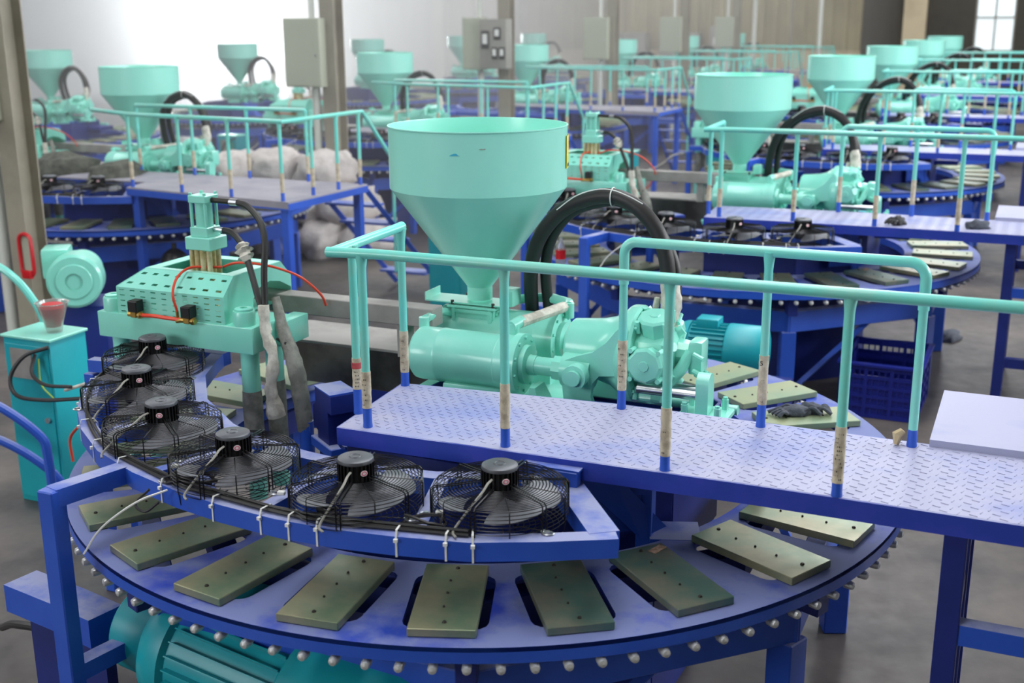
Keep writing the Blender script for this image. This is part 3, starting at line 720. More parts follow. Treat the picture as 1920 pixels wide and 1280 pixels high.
boltring((.587, .06, 1.185), (1, 0, 0), .16, 12, .007, .010)
# radial piston drive: five lobed heads around a hub, each with its cap
hd = MB().lathe([(0, 0), (.12, 0), (.125, .02), (.118, .10), (.095, .125), (.06, .135), (0, .135)], (.585, .05, 1.185), (1, .05, 1.185), 10, caps=False).build('drive_head', TEAL, iu, smooth=25)
for k in range(5):
    a = R(90+36+72*k-20); d = Vector((0, cos(a), sin(a))); c = Vector((.645, .05, 1.185))
    g = MB().lathe([(.052, .05), (.058, .085), (.062, .135), (.064, .14), (.064, .158), (.055, .166), (.02, .168), (.018, .172), (0, .172)], c, c+d, 9, caps=False); g.build('piston_lobe', TEAL, iu, smooth=25)
    mb = MB(); u = Vector((1, 0, 0)); v = d.cross(u)
    for (p, q) in ((.05, .05), (-.05, .05), (.05, -.05), (-.05, -.05)):
        e = c+d*.12+u*p+v*q; mb.cyl(e, e+d*.045, .009, n=8)
    mb.build('lobe_bolts', TEAL, iu, kind='stuff')
MB().lathe([(.012, .0), (.020, .0), (.020, .003), (.012, .003)], (.645-.0, -.11, 1.27), (.60, -.9, 1.3), 20, caps=False)
for k in range(5):
    a = R(90+72*k-20); c = Vector((.69, .05+.075*cos(a), 1.185+.075*sin(a))); MB().cyl(c, c+Vector((.035, .03*cos(a), .03*sin(a))), .024, .018, 12).build('rib_boss', TEAL, iu)
MB().tube([(.70, -.03, 1.10), (.745, .0, 1.16), (.77, .03, 1.22)], [.018, .022, .018], 12).build('oil_gallery', TEAL, iu)
MB().lathe([(0, 0), (.05, 0), (.055, .01), (.05, .06), (.03, .075), (.03, .10), (0, .10)], (.70, .07, 1.20), (1, .07, 1.20), 12, caps=False).build('distributor', TEAL, iu, smooth=25)
MB().box((.79, .06, 1.20), (.05, .09, .12), 0, .01).build('valve_block', TEAL, iu)
mb = MB()
for (y, z) in ((.0, 1.16), (.03, 1.14), (.07, 1.15), (.0, 1.22)): mb.cyl((.79, y, z), (.83, y-.02, z-.01), .009, n=8)
mb.build('valve_plugs', TEAL, iu, kind='stuff')
# bearing block with shaft, right of the drive
rod((.62, -.10, 1.105), (.83, -.10, 1.105), .016, 'feed_shaft', STEEL); rod((.62, .04, 1.08), (.83, .04, 1.08), .016, 'feed_shaft', STEEL)
MB().box((.86, -.085, 1.035), (.17, .15, .022), 0, .004).build('bearing_base', TEAL, iu)
arch = [(-.04, 0), (.04, 0), (.04, .10)]+[(.04*cos(R(q)), .10+.04*sin(R(q))) for q in range(15, 180, 15)]+[(-.04, .10)]
MB().prism(arch, -.022, .022, Matrix.Translation((.855, -.085, 1.045)) @ Matrix(((0, 0, 1, 0), (1, 0, 0, 0), (0, 1, 0, 0), (0, 0, 0, 1)))).build('bearing_block', TEAL, iu)
mb = MB()
for (x, y) in ((.80, -.14), (.915, -.14), (.915, -.03), (.80, -.03)): mb.cyl((x, y, 1.046), (x, y, 1.082), .012, n=8); mb.cyl((x, y, 1.07), (x, y, 1.09), .009, n=8)
mb.build('base_bolts', TEAL, iu, kind='stuff')
MB().box((.58, .02, .93), (1.0, .26, .05), 0, .006).build('slide_bed', NAVY, iu); rod((.60, -.145, .965), (.74, -.145, .965), .017, 'guide_rod')
# feed throat under the hopper
MB().box((HX, HY, 1.135), (.26, .20, .035), 0, .004).build('throat_saddle', TEAL, iu)
th_ = MB().box((HX, HY, 1.192), (.19, .15, .085), 0, .004).build('throat_box', TEAL, iu)
for (c, d) in (((HX, HY-.077, 1.225), (.17, .012, .014)), ((HX, HY-.077, 1.162), (.17, .012, .014)), ((HX-.080, HY-.078, 1.193), (.014, .012, .085)), ((HX+.080, HY-.078, 1.193), (.014, .012, .085)), ((HX+.097, HY, 1.225), (.006, .12, .008)), ((HX+.097, HY, 1.162), (.006, .12, .008)), ((HX+.097, HY-.055, 1.193), (.006, .008, .07))):
    MB().box(c, d).build('window_rim', TEAL, th_)
MB().box((HX, HY, 1.240), (.215, .175, .010), 0, .002).build('throat_flange', TEAL, iu)
sg = MB().box((HX-.04, HY-.01, 1.2525), (.34, .13, .006), 0, .001); sg.box((HX-.21, HY-.01, 1.268), (.004, .13, .035)).box((HX+.135, HY, 1.28), (.06, .09, .07), 0, .02)
sg.build('slide_gate', TEAL, iu)
mb = MB()
for (x, y) in ((-.09, -.07), (.09, -.07), (.09, .07), (-.09, .07)): mb.cyl((HX+x, HY+y, 1.244), (HX+x, HY+y, 1.262), .0075, n=6)
mb.build('flange_bolts', DARKBOLT, iu, kind='stuff')
MB().tube(bez([(-.285, HY-.05, 1.20), (-.30, .20, 1.225), (-.285, .06, 1.235), (-.265, .0, 1.245)], 5), .017, 10, jitter=.06).build('bypass_pipe', TEAL, iu)
rod((-.265, -.01, 1.21), (-.265, -.01, 1.255), .020, 'pipe_elbow', n=12)
MB().tube(bez([(-.06, .42, 1.25), (.05, .44, 1.262), (.16, .40, 1.262), (.185, .36, 1.258)], 5), .019, 10, jitter=.08).build('bypass_pipe', TEAL, iu)
rod((.185, .36, 1.21), (.185, .36, 1.27), .020, 'pipe_elbow', n=12)
MB().tube([(.175, .33, 1.262), (.135, .12, 1.262), (.115, .03, 1.262)], .021, 10, jitter=.12).build('wrapped_pipe', TAPE, iu)
rod((.108, -.005, 1.22), (.108, -.005, 1.265), .020, 'pipe_elbow', n=12); rod((.102, -.02, 1.255), (.116, .045, 1.265), .022, 'pipe_elbow', n=12)
MB().lathe([(0, 0), (.03, 0), (.03, .004), (.012, .006), (.012, .02), (0, .02)], (-.27, -.13, .96), (-.27, -.13, 1.2), 12, caps=False).build('foot_bolt', TEAL, iu)
MB().box((-.29, -.12, .955), (.1, .06, .012)).build('foot_plate', TEAL, iu)

# big arched hydraulic hoses
hs = sthing('hydraulic_hose_arch', 'hose', 'x', key='hose', group='black hose arches over the injection units')
hb = .16
path = [(-.02, .50, 1.0), (.0, .42, 1.22), (.035, .33, 1.40), (.10, .26, 1.54), (.205, .22, 1.655), (.33, .19, 1.715), (.44, .17, 1.728), (.53, .16, 1.69), (.60, .16, 1.61), (.635, .16, 1.51), (.645, .16, 1.40)]
MB().tube(bez(path, 6), .0285, 16).build('main_hose', BLACK, hs)
path2 = [(.05, .52, 1.0), (.06, .45, 1.22), (.08, .37, 1.40), (.135, .30, 1.54), (.235, .25, 1.65), (.36, .225, 1.700), (.45, .21, 1.705), (.54, .20, 1.66), (.615, .2, 1.57), (.66, .19, 1.47), (.665, .18, 1.38)]
MB().tube(bez(path2, 6), .0225, 12).build('second_hose', BLACK, hs)
MB().tube(bez([(.645, .16, 1.46), (.66, .15, 1.36), (.655, .14, 1.28), (.66, .13, 1.20), (.655, .12, 1.13)], 6), [.030, .033, .036, .034, .036, .038, .04, .038, .036, .037, .04, .041, .039, .036, .034, .033, .031, .030, .030, .031, .033, .034, .03, .028, .026], 14, jitter=.07).build('cloth_wrap', TAPE, hs)
MB().tube(bez([(.615, .13, 1.38), (.605, .12, 1.30), (.615, .11, 1.22), (.60, .10, 1.14), (.60, .09, 1.10)], 5), .011, 8, jitter=.25).build('hanging_wrap', TAPE, hs)
MB().tube(bez([(.20, .185, 1.665), (.28, .165, 1.722), (.36, .15, 1.752), (.43, .14, 1.757), (.50, .13, 1.738), (.55, .13, 1.715)], 5), .0022, 5).build('tie_cord', WHITEP, hs)
MB().tube([(.425+.0*cos(t), .172+.036*cos(t), 1.727+.034*sin(t)) for t in [2*pi*i/14 for i in range(14)]], .0024, 5, closed=True).build('cord_loop', WHITEP, hs)

# ------------------------------------------------------------------ press over the left side of the turntable
pr = sthing('press_machine', 'machine', 'x', key='press', group='teal presses with a vertical cylinder')
PB = -.29      # front face of the beam
MB().box((-1.24, PB+.13, 1.163), (.76, .26, .105), 0, .005).build('cross_beam', TEAL, pr)
MB().box((-.845, -.06, 1.163), (.07, .16, .10), 0, .005).build('beam_end', TEAL, pr)
for (x, y) in ((-.915, PB+.05), (-1.55, PB+.05), (-.915, PB+.21), (-1.55, PB+.21)):
    lo = .50
    c = MB().cyl((x, y, lo), (x, y, 1.112), .036, n=24).build('column', TEAL, pr)
    MB().lathe([(.0385, 0), (.0392, .1), (.0385, .2), (.0395, .28), (.037, .33)], (x, y, .62), (x, y, 2), 20, caps=False).build('paper_wrap', TAPEG, c)
for (x, y) in ((-.925, PB+.045), (-1.565, PB+.045)):
    MB().lathe([(.044, 0), (.044, .052), (.041, .058), (.036, .058), (.036, .066), (.028, .069), (.014, .069), (.014, .064), (0, .064)], (x, y, 1.214), (x, y, 2), 24, caps=False).build('guide_bush', TEAL, pr)
# vented hood (open top): slotted front and right side
hd = MB(); a0, a1, b0, b1 = -1.51, -.99, -.285, .17; z0, z1, z2 = 1.215, 1.325, 1.395; s0, s1 = .07, .10
# front faces built as slats between real slots
def slotted(P, nu, nv, hu, hv, name, skip=()):
    # P(u,v) -> point, slots in a grid
    us = [0]; 
    mb = MB(); vs = []; fs = []
    ulist = [0]
    for i in range(nu): c = (i+.5)/nu; ulist += [c-hu/2/nu, c+hu/2/nu]
    ulist.append(1); vlist = [0]
    for j in range(nv): c = (j+.5)/nv; vlist += [c-hv/2/nv, c+hv/2/nv]
    vlist.append(1)
    for off in (0, 1):
        for v in vlist:
            for u in ulist: vs.append(P(u, v, off))
    nu_, nv_ = len(ulist), len(vlist); n = nu_*nv_
    for j in range(nv_-1):
        for i in range(nu_-1):
            a, b, c, d = j*nu_+i, j*nu_+i+1, (j+1)*nu_+i+1, (j+1)*nu_+i
            if i % 2 == 1 and j % 2 == 1:
                fs += [(a, a+n, b+n, b), (b, b+n, c+n, c), (c, c+n, d+n, d), (d, d+n, a+n, a)]
            else: fs += [(a, b, c, d), (d+n, c+n, b+n, a+n)]
    return mb.add(vs, fs).build(name, TEAL, pr, smooth=0)
slotted(lambda u, v, o: (a0+(a1-a0)*u, b0+.003*o, z0+(z1-z0)*v), 10, 5, .46, .22, 'hood_front')
slotted(lambda u, v, o: (a0+s1*v+(a1-a0-s1*1.0*v)*u, b0+s0*v+.003*o, z1+(z2-z1)*v-.002*o), 8, 2, .42, .20, 'hood_slope')
def plate(pts, name, th=.003, m=TEAL, par=pr):
    P = [Vector(p) for p in pts]; n = (P[1]-P[0]).cross(P[2]-P[0]).normalized()*th; k = len(P)
    return MB().add([tuple(p) for p in P]+[tuple(p+n) for p in P], [tuple(range(k)), tuple(range(2*k-1, k-1, -1))]+[(i, i+k, (i+1) % k+k, (i+1) % k) for i in range(k)]).build(name, m, par, smooth=0)
plate([(a1, b0, z0), (a1, -.10, z0), (a1, -.10, z0+.06), (a1, -.06, z0+.10), (a1, .02, z0+.115), (a1, .09, z0+.10), (a1, b1, z0+.06), (a1, b1, z1), (a1, b1-s0, z2), (a1, b0+s0, z2), (a1, b0, z1)], 'hood_side')
plate([(a0, b0, z0), (a0, b0, z1), (a0, b1, z1), (a0, b1, z0)], 'hood_side')
plate([(a0, b0, z1), (a0+s1, b0+s0, z2), (a0+s1, b1-s0, z2), (a0, b1, z1)], 'hood_slope')
plate([(a0, b1, z0), (a0, b1, z1), (a1, b1, z1), (a1, b1, z0)], 'hood_back')
plate([(a0, b1, z1), (a0+s1, b1-s0, z2), (a1, b1-s0, z2), (a1, b1, z1)], 'hood_slope')
tp = MB(); ta0, ta1, tb0, tb1 = a0+s1, a1, b0+s0, b1-s0; ha0, ha1, hb0, hb1 = ta0+.05, a1-.05, tb0+.03, tb1-.05
for (x0, x1, y0, y1) in ((ta0, ta1, tb0, hb0), (ta0, ta1, hb1, tb1), (ta0, ha0, hb0, hb1), (ha1, ta1, hb0, hb1)):
    tp.box(((x0+x1)/2, (y0+y1)/2, z2), (x1-x0, y1-y0, .003))
tp.build('hood_top', TEAL, pr, smooth=0)
MB().box(((a0+a1)/2, 0-.06, 1.225), (.46, .36, .012)).build('press_bed', TEAL, pr)
CX, CY = -1.18, -.12
g = MB().box((CX, CY, 1.50), (.125, .11, .052), 0, .004).build('cylinder_mount', TEAL, pr)
MB().box((CX, CY, 1.545), (.085, .085, .04), 0, .003).build('lower_head', TEAL, pr)
MB().cyl((CX, CY, 1.555), (CX, CY, 1.67), .034, n=24).build('cylinder_tube', TEAL, pr)
MB().box((CX, CY, 1.675), (.085, .085, .03), 0, .003).build('upper_head', TEAL, pr)
for (x, y) in ((-.034, -.034), (.034, -.034), (.034, .034), (-.034, .034)):
    MB().cyl((CX+x, CY+y, 1.52), (CX+x, CY+y, 1.70), .0065, n=10).build('tie_rod', TEAL, pr)
for i, (x, y) in enumerate(((-.042, -.04), (-.014, -.044), (.014, -.044), (.042, -.04), (-.04, .02), (.0, .04), (.04, .02), (0, 0))):
    MB().cyl((CX+x, CY+y, 1.23), (CX+x, CY+y, 1.476), .0105 if i < 7 else .02, n=12).build('guide_rod', YROD, pr)
rod((CX+.04, CY, 1.67), (CX+.16, CY+.0, 1.667), .011, 'hose_fitting', DARKBOLT, 10, pr); rod((CX+.13, CY, 1.667), (CX+.165, CY, 1.667), .014, 'hose_ferrule', STEEL, 10, pr)
rod((CX+.045, CY, 1.555), (CX+.10, CY, 1.553), .011, 'hose_fitting', STEEL, 10, pr)
# solenoid valves with brass bodies on the beam
for i, x in enumerate((-1.395, -1.135)):
    v = MB().box((x, PB-.025, 1.262), (.045, .045, .045), 0, .003).build('solenoid_coil', BLACKP, pr)
    MB().box((x+.004, PB-.025, 1.285), (.038, .038, .004)).build('coil_cap', DARKBOLT, v)
    MB().cyl((x-.032, PB-.03, 1.228), (x+.034, PB-.03, 1.228), .011, n=12).box((x, PB-.03, 1.23), (.030, .028, .026), 0, .003).cyl((x+.018, PB-.03, 1.228), (x+.030, PB-.03, 1.228), .015, n=6).build('brass_body', BRASS, pr)
MB().tube(bez([(-1.36, PB-.03, 1.228), (-1.30, PB-.035, 1.232), (-1.23, PB-.035, 1.23), (-1.17, PB-.03, 1.228)], 5), .008, 8).build('red_hose', RED, pr)
MB().cyl((-1.19, PB-.03, 1.222), (-1.16, PB-.03, 1.228), .010, n=8).cyl((-1.185, PB-.03, 1.225), (-1.185, PB-.03, 1.26), .006, n=8).build('brass_tee', BRASS, pr)
MB().tube(bez([(-1.185, PB-.03, 1.26), (-1.195, PB-.035, 1.33), (-1.205, PB+.01, 1.385), (-1.20, PB+.08, 1.41), (-1.16, CY-.03, 1.405), (-1.12, CY+.01, 1.40)], 6), .0052, 8).build('air_line', RED, pr)
MB().tube(bez([(-1.12, CY+.02, 1.40), (-1.06, CY+.02, 1.42), (-.98, CY+.04, 1.42), (-.90, CY+.08, 1.40), (-.82, CY+.12, 1.36), (-.76, CY+.16, 1.29), (-.75, CY+.18, 1.24)], 6), .0052, 8).build('air_line', RED, pr)

ph_ = sthing('press_hose_pair', 'hose', 'x', key='presshose', group='black hoses hanging from the presses')
MB().tube(bez([(CX+.16, CY, 1.667), (CX+.22, CY-.01, 1.655), (CX+.29, CY-.03, 1.60), (CX+.325, CY-.06, 1.52), (CX+.335, CY-.09, 1.42), (CX+.345, CY-.11, 1.30)], 6), .0125, 10).build('hose', BLACK, ph_)
MB().tube(bez([(CX+.09, CY, 1.553), (CX+.14, CY-.01, 1.545), (CX+.20, CY-.03, 1.50), (CX+.25, CY-.06, 1.42), (CX+.295, CY-.09, 1.34), (CX+.33, CY-.11, 1.27)], 6), .0125, 10).build('hose', BLACK, ph_)
MB().tube(bez([(CX+.19, CY-.03, 1.515), (CX+.205, CY-.035, 1.495), (CX+.22, CY-.045, 1.47), (CX+.235, CY-.05, 1.45)], 4), [.012, .022, .030, .026, .022, .03, .024, .018, .02, .028, .022, .018, .014], 9, jitter=.35).build('rag_wrap', TAPE, ph_)
MB().tube(bez([(CX+.345, CY-.12, 1.30), (CX+.355, CY-.13, 1.20), (CX+.39, CY-.14, 1.10), (CX+.37, CY-.14, .98), (CX+.38, CY-.13, .86)], 6), [.021, .022, .023, .020, .021, .022, .024, .020, .022, .025, .022, .02, .021, .022, .024, .026, .022, .021, .024, .026, .025, .03, .034, .038, .036], 11, jitter=.12).build('cloth_wrap', TAPE, ph_)
MB().tube(bez([(CX+.36, CY-.06, 1.32), (CX+.40, CY-.08, 1.20), (CX+.45, CY-.09, 1.08), (CX+.47, CY-.09, .96), (CX+.48, CY-.08, .80)], 6), [.016, .018, .019, .020, .021, .022, .024, .024, .025, .028, .030, .030, .032, .032, .033, .034, .033, .033, .034, .033, .032, .032, .032, .031, .03], 12, jitter=.06).build('tape_wrap', TAPEG, ph_)
MB().cyl((CX+.483, CY-.08, .45), (CX+.483, CY-.08, .84), .029, n=20).build('blue_standpipe', BLUE, ph_)
MB().tube([(CX+.37, CY-.08, 1.16), (CX+.40, CY-.09, 1.15), (CX+.43, CY-.11, 1.155)], .006, 6).build('black_tie', BLACK, ph_)

du = sthing('cable_duct', 'duct', 'x', key='duct', group='grey steel ducts between press and injection unit')
MB().box((-.735, .12, 1.225), (.92, .09, .075), 0, .003).build('duct_beam', DUCT, du)
MB().box((-.735, .30, 1.05), (.86, .30, .012), 0, .002).build('sheet_tray', DUCT, du)
for x in (-1.1, -.42): MB().box((x, .12, 1.12), (.05, .05, .14)).build('duct_bracket', DUCT, du)
MB().box((-.66, .34, .93), (.9, .02, .24), 0, .002).build('drip_sheet', mat('dirty_steel', srgb(138, 134, 128), .35, .5, col2=srgb(104, 98, 92), scale=4), du)

# blue slide block beside the walkway corner
bk = sthing('slide_block', 'bracket', 'x', key='block', group='blue slide blocks at the walkway corners')
prf = [(-.06, 0), (.05, 0), (.05, .13), (.085, .13), (.085, .20), (-.07, .20), (-.07, .14), (-.10, .12), (-.10, .04), (-.06, .03)]
MB().prism(prf, -.055, .055, Matrix.Translation((-.53, -.24, .80)) @ Matrix.Rotation(R(-35), 4, 'Z') @ M90).build('block_body', NAVY, bk, smooth=20)
MB().box((-.53, -.24, .78), (.2, .14, .04), R(-35), .003).build('block_base', BLUE, bk)
MB().box((-.53, -.24, 1.003), (.155, .11, .005), R(-35)).build('block_cap', BLUE, bk)
MB().box((-.53, -.24, .40), (.1, .1, .76)).build('block_post', NAVY, bk)

# electric motors
def motor(key, name, label, p, q, r, m, group, tier=9):
    t = sthing(name, 'motor', label, key=key, group=group, tier=tier); P, Q = Vector(p), Vector(q); L_ = (Q-P).length; ax = (Q-P).normalized()
    MB().lathe([(0, 0), (r*.62, 0), (r*.66, .01), (r*.66, L_*.12), (r*.9, L_*.16), (r*.96, L_*.20), (r*.96, L_*.24), (r*.86, L_*.25), (r*.86, L_*.62), (r*.0, L_*.62)], P, Q, 40, caps=False).build('motor_body', m, t)
    MB().lathe([(r*.86, L_*.60), (r*.99, L_*.62), (r, L_*.64), (r, L_*.92), (r*.9, L_*.985), (r*.5, L_), (0, L_)], P, Q, 40, caps=False).build('fan_cowl', m, t)
    f = MB(); u = ax.cross(Vector((0, 0, 1))).normalized(); v = ax.cross(u)
    for i in range(30):
        a = 2*pi*i/30; d = u*cos(a)+v*sin(a); s = u*-sin(a)+v*cos(a); b0_ = P+ax*L_*.26; b1_ = P+ax*L_*.61
        vs = []
        for e in (b0_, b1_):
            for (dr, ds) in ((.85, -.002), (.85, .002), (.97, .002), (.97, -.002)): vs.append(e+d*r*dr+s*ds)
        f.add(vs, [(0, 1, 2, 3), (7, 6, 5, 4), (0, 4, 5, 1), (1, 5, 6, 2), (2, 6, 7, 3), (3, 7, 4, 0)])
    f.build('cooling_fins', m, t, kind='stuff')
    c = P+ax*L_*.42
    MB().box((c.x, c.y, c.z+r*1.0), (L_*.22, r*.8, r*.35), math.atan2(ax.y, ax.x), .006).build('terminal_box', m, t)
    for k in (.30, .56): e = P+ax*L_*k; MB().box((e.x, e.y, e.z-r*.95), (.04, r*1.7, r*.3), math.atan2(ax.y, ax.x), .004).build('motor_foot', m, t)
    return t
pm = motor('pump', 'pump_motor', 'x', (.05, 2.22, .62), (.60, 2.22, .62), .145, CYAN, 'teal pump motors on the floor behind the turntables')
MB().box((.36, 2.22, .22), (.7, .42, .44), 0, .01).build('tank_base', NAVY, pm)
motor('drive', 'drive_motor', 'x', (-.74, -1.15, .43), (.40, -1.26, .34), .22, CYAN, 'teal drive motors under the rotary tables', tier=1)

# control cabinet
cbn = sthing('control_cabinet', 'cabinet', 'x', -2.60, .36, 0, key='cabinet', group='teal control cabinets left of the presses')
MB().box((0, 0, .43), (.30, .24, .86), 0, .006).build('cabinet_body', CYAN, cbn)
MB().box((-.0, -.123, .43), (.27, .008, .80), 0, .003).build('cabinet_door', CYAN, cbn)
MB().box((-.035, -.130, .735), (.135, .005, .15)).build('label_plate', DUCT, cbn)
MB().cyl((.10, -.127, .46), (.10, -.142, .46), .014, n=12).build('door_lock', STEEL, cbn)
MB().box((0, 0, .866), (.32, .26, .014), 0, .003).build('cabinet_lid', TEAL, cbn)
MB().tube(bez([(.16, -.14, .84), (.06, -.20, .80), (.0, -.24, .70), (.05, -.26, .62), (.20, -.24, .61), (.42, -.22, .64)], 6), .010, 8).build('black_cable', BLACK, cbn)
MB().tube(bez([(.08, -.15, .80), (.10, -.2, .72), (.2, -.22, .68), (.36, -.22, .69)], 6), .009, 8).build('black_cable', BLACK, cbn)
MB().tube(bez([(.10, -.15, .78), (.12, -.17, .66), (.20, -.18, .60)], 6), .004, 6).build('yellow_green_wire', mat('yellow_green_wire', srgb(150, 180, 70), .5), cbn)
MB().tube(bez([(.42, -.2, .60), (.40, -.21, .52), (.30, -.2, .42), (.30, -.2, .3)], 6), .007, 8).build('red_cable', RED, cbn)
MB().tube(bez([(.30, -.20, .66), (.50, -.22, .74), (.66, -.24, .86), (.80, -.3, .90)], 6), .008, 8).build('white_cable', TAPE, cbn)

# cleaned-up list of things and their keys
index_children()

# ------------------------------------------------------------------ repeat the station along the rows
Srow = frame_pt(0, 4.455); Lrow = frame_pt(-5.53, 4.455)
ORD = ['nearest', 'second', 'third', 'fourth', 'fifth', 'sixth']
# the walkways of the left rows end in a wide landing with a stair, so they are built anew
def left_walkway(off):
    d = thing('walkway_platform', 'platform', 'x', C0+off, 'steel walkways beside the rotary tables')
    P = [(.86, -1.13), (2.50, -1.33), (2.53, -.28), (-.16, -.28), (-.134, -.84), (.80, -.84)]
    MB().prism(P, DZ-.05, DZ).build('deck_plate', LDECK, d, smooth=20)
    MB().prism([(x*1.0+.004*(1 if x > 1 else -1), y) for x, y in P], DZ-.062, DZ-.012).build('edge_skirt', BLUE, d, smooth=20)
    for (x, y) in ((.92, -1.08), (2.44, -1.27), (2.47, -.33), (0, -.4)): MB().box((x, y, (DZ-.05)/2), (.06, .06, DZ-.05)).build('leg', BLUE, d)
    for x in (2.04, 2.50): MB().tube([(x, -.28, DZ-.03), (x, .98, .03)], .028, 4).build('stair_stringer', BLUE, d)
    for i in range(5): t = (i+1)/6; MB().box((2.27, -.28+1.26*t, DZ-1.08*t-.02), (.46, .16, .018)).build('stair_tread', BLUE, d)
    g = thing('front_guard_rail', 'railing', 'x', C0+off, 'teal front railings of the walkways')
    MB().tube([(.3, -.83, RZ), (.88, -1.10, RZ), (1.2, -1.16, RZ), (2.46, -1.30, RZ), (2.49, -.32, RZ), (2.49, -.26, RZ), (2.49, .35, RZ-.56)], RR, 8).build('top_rail', TEALR, g)
    for (x, y) in ((.9, -1.1), (1.45, -1.19), (1.95, -1.25), (2.43, -1.29), (2.465, -.95), (2.475, -.62), (2.49, -.32)): post(g, x, y, (.06, .20))
    MB().cyl((2.49, .2, .3), (2.49, .2, RZ-.43), .0138, n=10).build('post', TEALR, g)
    r = thing('rear_guard_rail', 'railing', 'x', C0+off, 'teal rear railings of the walkways')
    MB().tube([(.3, -.31, RZ-.2), (.3, -.31, RZ), (2.0, -.31, RZ), (2.0, -.31, RZ-.2)], RR, 8).build('top_rail', TEALR, r)
    for x in (.3, .87, 1.43, 2.0): post(r, x, -.31, (.06, .20))
    index_children(); return [(d, 'deck'), (g, 'railfront'), (r, 'railrear')]
LDECK = mat('dusty_grey_deck', srgb(158, 154, 164), .6, col2=srgb(140, 138, 150), scale=3)
STATIONS = [('right', k, Srow*k) for k in range(6)]+[('middle', k, Lrow+Srow*k) for k in range(6)]+[('left', k, Lrow*2+Srow*k) for k in range(5)]
rollers_joined = MB()
rm = roller_mb()
for i in range(nr):
    a = 360*i/nr; T_ = Matrix.Translation(polar(RO-.002, a, ZT-.066)) @ Matrix.Rotation(R(a), 4, 'Z'); rollers_joined.add(rm.v, rm.f, T_)
tmp = rollers_joined.build('rollers', ZINC, None, kind='stuff'); RJ = tmp.data; bpy.data.objects.remove(tmp)
ROLLN = {o.name for o in ROLL}
SKIPN = {'tread_lugs', 'plate_bolts', 'paper_scrap', 'paint_smear', 'dust_marks', 'print_marks', 'warning_label', 'label_border', 'printed_digit', 'cloth_scrap', 'red_band'}
def dup2(o, parent, lite, joined):
    c = o.copy(); COL.objects.link(c)
    if parent: c.parent = parent
    for ch in CH.get(o.name, []):
        b = ch.name.split('.')[0]
        if ch.name in ROLLN and joined: continue
        if b in SKIPN and lite: continue
        dup2(ch, c, lite, joined)
    return c
index_children()
MASTER = [(o, k) for o, k in PROTO]
ITEMS = []            # (row, k, key, object)
for row, k, off in STATIONS:
    for o, key in MASTER:
        if (row, k) == ('right', 0): ITEMS.append((row, k, key, o)); continue
        if key in ('drive', 'cabinet') and row != 'right': pass
        if key == 'drive': continue
        if row == 'left' and key not in ('table', 'hopper', 'unit', 'hose', 'stand', 'pedestal'): continue
        if k >= 4 and key not in ('table', 'hopper', 'unit', 'hose', 'deck', 'railfront', 'railrear', 'stand'): continue
        if k >= 3 and key in ('cable', 'block', 'pump'): continue
        if row == 'middle' and key in ('deck', 'railfront', 'railrear'): continue
        if row == 'middle' and k >= 2 and key.startswith('fan') and key != 'fanframe': continue
        if row == 'middle' and k >= 1 and key in ('press', 'presshose', 'cabinet', 'cable', 'duct'): 
            if k >= 2: continue
        joined = key == 'table' and not (k == 1 and row == 'right') and not (row == 'middle' and k == 0)
        lite = not (row == 'right' and k == 1) or key != 'deck' and key != 'table'
        c = dup2(o, None, lite, joined); c.location = o.location+off
        if joined:
            q = bpy.data.objects.new('rollers', RJ); COL.objects.link(q); q.parent = c; q['kind'] = 'stuff'
        ITEMS.append((row, k, key, c))
    if row == 'middle':
        for o, key in left_walkway(off): ITEMS.append((row, k, key, o))
LAB = {
 'table': 'blue slotted turntable with olive metal mould plates', 'stand': 'dark blue eight-sided steel stand under turntable',
 'pedestal': 'dark blue octagonal pedestal inside turntable', 'fanframe': 'blue box-section frame arched over turntable',
 'cable': 'black cables zip-tied along the blue fan frame', 'deck': 'dusty blue tread-plate walkway',
 'railfront': 'teal front tube railing of walkway', 'railrear': 'teal rear tube railing of walkway',
 'hopper': 'teal conical feed hopper', 'unit': 'teal injection unit with twin barrels',
 'hose': 'black hydraulic hose arch', 'press': 'teal press with slotted hood',
 'presshose': 'pair of black hoses hanging from press cylinder', 'duct': 'grey steel duct behind press',
 'block': 'dark blue slide block by walkway corner', 'pump': 'teal finned pump motor behind turntable',
 'drive': 'teal finned drive motor low under turntable rim', 'cabinet': 'teal control cabinet with grey plate left of press'}
FO = ['rightmost', 'second from right', 'third from right', 'fourth from right', 'fifth from right', 'farthest left']
def where(row, k):
    if row == 'right': return ', '+ORD[k]+' station of the right row' if k else ', nearest station in front'
    if row == 'middle': return ', '+('first' if k == 0 else ORD[k])+' station of the middle row'
    return ', '+('first' if k == 0 else ORD[k])+' station of the left row'
for row, k, key, o in ITEMS:
    if key.startswith('fan') and key != 'fanframe': o['label'] = 'black guarded fan, '+FO[int(key[3:])]+' on arc'+where(row, k)
    else: o['label'] = LAB[key]+where(row, k)
    if '_t' in o: del o['_t']

